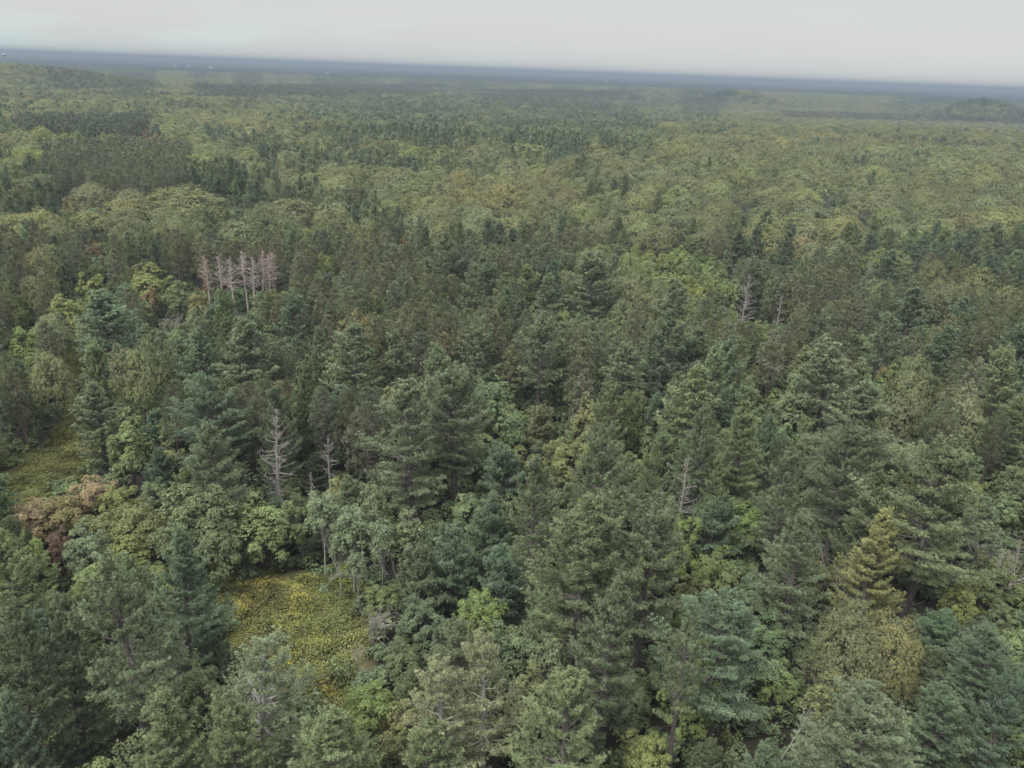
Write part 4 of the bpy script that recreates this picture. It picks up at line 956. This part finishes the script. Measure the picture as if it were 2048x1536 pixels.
# ------------------------------------------------------------------ masses of like trees too many to be built singly
SRC = bpy.data.collections.new('instance_sources')
def scatter(name, items, meshes, label, cat, smooth=False):
    """items: arrays x,y,z, rotz, scale xy, scale z, proto index, tint"""
    src = bpy.data.collections.new(name + '_sources')
    for i, me in enumerate(meshes):
        o = bpy.data.objects.new('%s_%02d' % (name + '_source', i), me); src.objects.link(o)
    me = bpy.data.meshes.new(name + '_points'); n = len(items['x'])
    me.vertices.add(n); me.vertices.foreach_set('co', np.stack([items['x'], items['y'], items['z']], 1).astype(np.float32).ravel())
    a = me.attributes.new('rot', 'FLOAT_VECTOR', 'POINT'); a.data.foreach_set('vector', np.stack([0 * items['r'], 0 * items['r'], items['r']], 1).astype(np.float32).ravel())
    a = me.attributes.new('scl', 'FLOAT_VECTOR', 'POINT'); a.data.foreach_set('vector', np.stack([items['sx'], items['sx'], items['sz']], 1).astype(np.float32).ravel())
    a = me.attributes.new('pick', 'INT', 'POINT'); a.data.foreach_set('value', items['i'].astype(np.int32))
    a = me.attributes.new('tint', 'FLOAT_VECTOR', 'POINT'); a.data.foreach_set('vector', items['t'].astype(np.float32).ravel())
    ob = bpy.data.objects.new(name, me); COL.objects.link(ob)
    ng = bpy.data.node_groups.new(name + '_nodes', 'GeometryNodeTree')
    ng.interface.new_socket('Geometry', in_out='INPUT', socket_type='NodeSocketGeometry'); ng.interface.new_socket('Geometry', in_out='OUTPUT', socket_type='NodeSocketGeometry')
    N = ng.nodes.new; L = ng.links.new
    gi, go = N('NodeGroupInput'), N('NodeGroupOutput'); iop = N('GeometryNodeInstanceOnPoints')
    ci = N('GeometryNodeCollectionInfo'); ci.inputs['Collection'].default_value = src; ci.inputs['Separate Children'].default_value = True; ci.inputs['Reset Children'].default_value = True
    def na(nm, ty):
        x = N('GeometryNodeInputNamedAttribute'); x.data_type = ty; x.inputs['Name'].default_value = nm; return x.outputs['Attribute']
    L(gi.outputs[0], iop.inputs['Points']); L(ci.outputs[0], iop.inputs['Instance']); iop.inputs['Pick Instance'].default_value = True
    L(na('pick', 'INT'), iop.inputs['Instance Index']); L(na('scl', 'FLOAT_VECTOR'), iop.inputs['Scale'])
    er = N('FunctionNodeEulerToRotation'); L(na('rot', 'FLOAT_VECTOR'), er.inputs[0]); L(er.outputs[0], iop.inputs['Rotation'])
    L(iop.outputs[0], go.inputs[0])
    md = ob.modifiers.new('scatter', 'NODES'); md.node_group = ng
    ob['kind'] = 'stuff'; ob['label'] = label; ob['category'] = cat
    return ob
farlist = {}
for p in mass:
    k = p['kind']; H0, R0 = SPEC[k]
    lod = 1 if p['rng'] < MID else 2
    lst = PROTO[(k if k != 'thin_pine' else 'white_pine', lod)]
    farlist.setdefault(k, []).append((p['x'], p['y'], float(terrain(p['x'], p['y'])), rnd.uniform(0, 2 * pi), p['R'] / R0, p['h'] / H0, rnd.randrange(len(lst)) + (0 if lod == 1 else len(PROTO[(k, 1)])), *p['tint']))
# beyond: a jittered lattice out to four kilometres
FAR1 = 3900.0
pts = []
for r_0, r_1, gs in ((RMAX, 1500, 11.2), (1500, FAR1, 14.0)):
    xs = np.arange(-FAR1, FAR1, gs); ys = np.arange(100, FAR1, gs)
    Xc, Yc = np.meshgrid(xs, ys); Xc = Xc.ravel() + RS.uniform(-.42, .42, Xc.size) * gs; Yc = Yc.ravel() + RS.uniform(-.42, .42, Yc.size) * gs
    dd = np.hypot(Xc, Yc); k = (dd > r_0) & (dd <= r_1) & (np.abs(np.arctan2(Xc, Yc)) < R_(42))
    pts.append(np.stack([Xc[k], Yc[k]], 1))
pts = np.concatenate(pts); FX, FY = pts[:, 0], pts[:, 1]
fk, ft, fpx, fpy, fz = assign(FX, FY, True)
print('FAR', len(FX))
for i in range(len(FX)):
    k = fk[i]
    if k in ('young_pine', 'young_broadleaf', 'aspen_tree'): k = 'oak_tree'
    H0, R0 = SPEC[k]; lo_, hi_ = HS[k]
    h = rnd.uniform(lo_, hi_); d = math.hypot(FX[i], FY[i]); big_ = 1.0 if d < 1500 else 1.35
    sxy = (h / H0) ** .8 * rnd.uniform(.85, 1.3) * big_ * (1.12 if k == 'oak_tree' else 1)
    if k == 'red_pine': sxy *= 1.6
    if k == 'maple_tree': h *= 1.5; sxy *= 1.6
    if k == 'white_pine': h *= .9; sxy *= 1.25
    farlist.setdefault(k, []).append((FX[i], FY[i], fz[i], rnd.uniform(0, 2 * pi), sxy, h / H0, len(PROTO[(k, 1)]) + rnd.randrange(len(PROTO[(k, 2)])), *tint_of(G_[ft[i]], .17, .06)))
NM = {'white_pine': ('white_pine_woods', 'dark green pines crowding the distant forest'), 'red_pine': ('red_pine_woods', 'brownish red pine stands and plantations in the distance'),
      'oak_tree': ('oak_woods', 'rounded olive green oak canopy rolling into the distance'), 'young_broadleaf': ('leafy_thicket_woods', 'leafy young growth massed between the trees'),
      'young_pine': ('young_pine_woods', 'young pines massed between the trees'), 'maple_tree': ('maple_woods', 'scattered yellow and red maples through the far forest'), 'aspen_tree': ('aspen_woods', 'pale aspens massed beyond the brown stand')}
for k, rows in farlist.items():
    if k == 'thin_pine': continue
    A = np.array(rows); me = [d['joined'] for d in PROTO[(k, 1)]] + [d['joined'] for d in PROTO[(k, 2)]]
    scatter(NM[k][0], dict(x=A[:, 0], y=A[:, 1], z=A[:, 2], r=A[:, 3], sx=A[:, 4], sz=A[:, 5], i=A[:, 6], t=A[:, 7:10]), me, NM[k][1], 'forest')

# ------------------------------------------------------------------ undergrowth and meadow
def bush(seed, H, R, mat, size, n):
    rs = np.random.RandomState(seed); g = Geo()
    nl = 7; C = np.stack([rs.uniform(-.6, .6, nl) * R, rs.uniform(-.6, .6, nl) * R, rs.uniform(.3, .75, nl) * H], 1)
    d = unit(rs.normal(size=(n, 3)) + [0, 0, .7]); P = C[rs.randint(0, nl, n)] + d * np.array([R, R, H]) * 0.33 * rs.uniform(.6, 1.1, (n, 1))
    leaves(g, P, unit(d + [0, 0, .6]), size, rs, .6)
    for k in range(4):
        a = rs.uniform(0, 2 * pi); g.tube([[0, 0, 0], [cos(a) * R * .4, sin(a) * R * .4, H * .7]], [.03, .012], 3)
    return g.mesh('bush_mesh', [mat])
bushes = [bush(200 + i, 2.2, 1.5, M['shrub'], 0.30, 420) for i in range(4)]
gs = 2.3; xs = np.arange(-260, 260, gs); ys = np.arange(12, 300, gs)
X, Y = np.meshgrid(xs, ys); X = X.ravel() + RS.uniform(-.5, .5, X.size) * gs; Y = Y.ravel() + RS.uniform(-.5, .5, Y.size) * gs
Xj, Yj = X + (vnoise(X / 4, Y / 4, 71) - .5) * 6, Y + (vnoise(X / 4, Y / 4, 72) - .5) * 6
k = (np.abs(np.arctan2(X, Y)) < R_(46)) & ~((inpoly(Xj, Yj, MEADOW) & inpoly(X, Y, MEADOW) & (RS.rand(X.size) < .985)) | inpoly(X, Y, TRAIL) | inpoly(X, Y, PATH)) & (RS.rand(X.size) < 0.62 + 0.4 * vnoise(X / 8, Y / 8, 21))
for g in GAPS: k &= ~(inpoly(X, Y, g) & (RS.rand(X.size) < .93))
X, Y = X[k], Y[k]; n = len(X)
tt = np.array([tint_of(G_[rnd.choice(['mid', 'olive', 'dark', 'dark', 'dark'])]) for _ in range(n)])  # mostly dark tints: shade of the gaps between crowns put into leaf colour
scatter('undergrowth', dict(x=X, y=Y, z=terrain(X, Y), r=RS.uniform(0, 6.28, n), sx=RS.uniform(.7, 1.5, n), sz=RS.uniform(.4, 1.1, n), i=RS.randint(0, 4, n), t=tt), bushes, 'leafy undergrowth covering the forest floor under the trees', 'undergrowth')
def herb(seed, flower):
    rs = np.random.RandomState(seed); g = Geo()
    n = 90; r = np.sqrt(rs.rand(n)) * 0.5; a = rs.uniform(0, 2 * pi, n); h = rs.uniform(.35, 1.0, n)
    B = np.stack([r * np.cos(a), r * np.sin(a), 0 * r], 1); d = unit(np.stack([rs.normal(0, .25, n), rs.normal(0, .25, n), np.ones(n)], 1))
    s = unit(np.cross(d, rs.normal(size=(n, 3)))) * .04
    g.tris(np.stack([B - s, B + s, B + d * h[:, None]], 1), rs.rand(n))
    P = B + d * h[:, None] * rs.uniform(.5, 1, (n, 1)); leaves(g, P, np.tile([0, 0, 1.0], (n, 1)), .12, rs, .5)
    if flower:
        m_ = 40; P = np.stack([rs.normal(0, .28, m_), rs.normal(0, .28, m_), rs.uniform(.8, 1.1, m_)], 1)
        leaves(g, P, np.tile([0, 0, 1.0], (m_, 1)), .085, rs, .6, mat=1)
    return g.mesh('herb_mesh', [M['meadow'], M['flower']])
herbs = [herb(300 + i, i % 2) for i in range(6)]
gs = 0.52; MX = np.array(MEADOW + TRAIL + PATH); xs = np.arange(MX[:, 0].min() - 3, MX[:, 0].max() + 3, gs); ys = np.arange(MX[:, 1].min() - 3, MX[:, 1].max() + 3, gs)
X, Y = np.meshgrid(xs, ys); X = X.ravel() + RS.uniform(-.5, .5, X.size) * gs; Y = Y.ravel() + RS.uniform(-.5, .5, Y.size) * gs
om = open_mask(X + (vnoise(X / 3, Y / 3, 51) - .5) * 5, Y + (vnoise(X / 3, Y / 3, 52) - .5) * 5); k = om > RS.rand(X.size) * 0.6
X, Y = X[k], Y[k]; n = len(X)
inm = inpoly(X, Y, MEADOW); fn = vnoise(X / 4, Y / 4, 31) * .6 + vnoise(X / 1.5, Y / 1.5, 32) * .4
fl = RS.rand(n) < np.clip((fn - 0.50) * 5.0, 0.03, 0.5) * np.where(inm, 1, .25)
pk = RS.randint(0, 3, n) * 2 + fl.astype(int)
tt = np.array([tint_of(G_[c]) for c in RS.choice(['mid', 'bright', 'bright', 'pale'], n)])
tt *= (0.55 + 0.95 * (.6 * vnoise(X / 4.2, Y / 4.2, 61) + .4 * vnoise(X / 1.3, Y / 1.3, 64)))[:, None]; tt[:, 0] *= 0.88 + 0.2 * vnoise(X / 5, Y / 5, 62)
scatter('goldenrod_meadow', dict(x=X, y=Y, z=terrain(X, Y), r=RS.uniform(0, 6.28, n), sx=RS.uniform(1.0, 1.6, n), sz=RS.uniform(.3, 0.9, n) * (.35 + 1.9 * vnoise(X / 2.2, Y / 2.2, 63) ** 1.5), i=pk, t=tt), herbs, 'weedy clearing of green herbs and yellow goldenrod flowers', 'meadow')

# ------------------------------------------------------------------ far buildings
def flat_mat(name, c):
    mt, N, L = new_mat(name); o = N('ShaderNodeOutputMaterial'); b = N('ShaderNodeBsdfPrincipled'); b.inputs['Roughness'].default_value = .5
    nz = N('ShaderNodeTexNoise'); nz.inputs['Scale'].default_value = .4; mr = N('ShaderNodeMapRange'); mr.inputs[3].default_value = .85; mr.inputs[4].default_value = 1.05
    L(nz.outputs['Fac'], mr.inputs[0]); vs = N('ShaderNodeVectorMath'); vs.operation = 'SCALE'; vs.inputs[0].default_value = c; L(mr.outputs[0], vs.inputs['Scale'])
    L(vs.outputs[0], b.inputs['Base Color']); L(b.outputs[0], o.inputs['Surface']); return mt
WHITE, ROOF = flat_mat('white_painted_wall', (.3, .3, .3)), flat_mat('pale_metal_roof', (.32, .33, .35))
def far_spot(px, py, D):
    d = ray(px, py); t = D / math.hypot(d[0], d[1]); return d[0] * t, d[1] * t, CAM_Z + d[2] * t
def add_mesh(name, v, f, mat, parent):
    me = bpy.data.meshes.new(name); me.from_pydata(v, [], f); me.materials.append(mat); o = bpy.data.objects.new(name, me); COL.objects.link(o); o.parent = parent; return o
for px_, py_, D, wd_, lab in ((655, 145, 4400, 12, 'long white building with a pale roof, a speck in the far forest'), (350, 130, 5200, 14, 'tiny white building far off, first from the left of three specks'),
                         (377, 131, 5200, 12, 'tiny white building far off, middle of three specks'), (421, 133, 5200, 20, 'tiny white building far off, last of three specks'), (1212, 160, 5000, 8, 'tiny white building near the horizon at the centre')):
    x, y, z = far_spot(px_, py_, D); z0 = float(terrain(x, y)); hh = max(z - z0, 8.0)
    e = bpy.data.objects.new('white_building', None); COL.objects.link(e); e.location = (x, y, z0); e.rotation_euler = (0, 0, 0.2); tagit(e, lab, 'building', 'far white buildings')
    a, b, e0 = wd_ / 2, wd_ / 3, hh - 3
    add_mesh('wall', [(-a, -b, 0), (a, -b, 0), (a, b, 0), (-a, b, 0), (-a, -b, e0), (a, -b, e0), (a, b, e0), (-a, b, e0)], [(0, 1, 5, 4), (1, 2, 6, 5), (2, 3, 7, 6), (3, 0, 4, 7)], WHITE, e)
    add_mesh('roof', [(-a - .4, -b - .4, e0), (a + .4, -b - .4, e0), (a + .4, b + .4, e0), (-a - .4, b + .4, e0), (-a - .4, 0, hh), (a + .4, 0, hh)], [(0, 1, 5, 4), (2, 3, 4, 5), (1, 2, 5), (3, 0, 4), (3, 2, 1, 0)], ROOF, e)
x, y, z = far_spot(9, 110, 1750); z0 = float(terrain(x, y))
e = bpy.data.objects.new('water_tower', None); COL.objects.link(e); e.location = (x, y, z0); tagit(e, 'white water tower standing above the wooded hill at the far left', 'water tower')
g = Geo(); g.tube([(0, 0, 0), (0, 0, (z - z0) * .8), (0, 0, z - z0 - 3)], [.5, .3, .35], 12); me = g.mesh('column', [WHITE]); c = bpy.data.objects.new('column', me); COL.objects.link(c); c.parent = e
g = Geo(); th = np.linspace(-pi / 2, pi / 2, 9); g.tube([(0, 0, z - z0 + 2.4 * sin(t)) for t in th], [3.0 * max(cos(t), .02) for t in th], 16); me = g.mesh('tank', [WHITE]); c = bpy.data.objects.new('tank', me); COL.objects.link(c); c.parent = e

# ------------------------------------------------------------------ air
gx = 41000.0
v = np.array([(x, y, z) for z in (-34.0, 80.0) for x, y in ((-gx, -gx), (gx, -gx), (gx, gx), (-gx, gx))])
me = bpy.data.meshes.new('haze'); me.from_pydata([tuple(p) for p in v], [], [(3, 2, 1, 0), (4, 5, 6, 7), (0, 1, 5, 4), (1, 2, 6, 5), (2, 3, 7, 6), (3, 0, 4, 7)])
hz = bpy.data.objects.new('haze', me); COL.objects.link(hz); hz['kind'] = 'stuff'; hz['label'] = 'pale blue haze over the whole forest'; hz['category'] = 'haze'
mt, N, L = new_mat('haze_air'); o_ = N('ShaderNodeOutputMaterial'); pv = N('ShaderNodeVolumePrincipled')
pv.inputs['Color'].default_value = (0.305, 0.362, 0.44, 1); pv.inputs['Density'].default_value = 0.00023; pv.inputs['Anisotropy'].default_value = 0.0
L(pv.outputs[0], o_.inputs['Volume']); me.materials.append(mt)
try: mt.cycles.homogeneous_volume = True
except Exception: pass
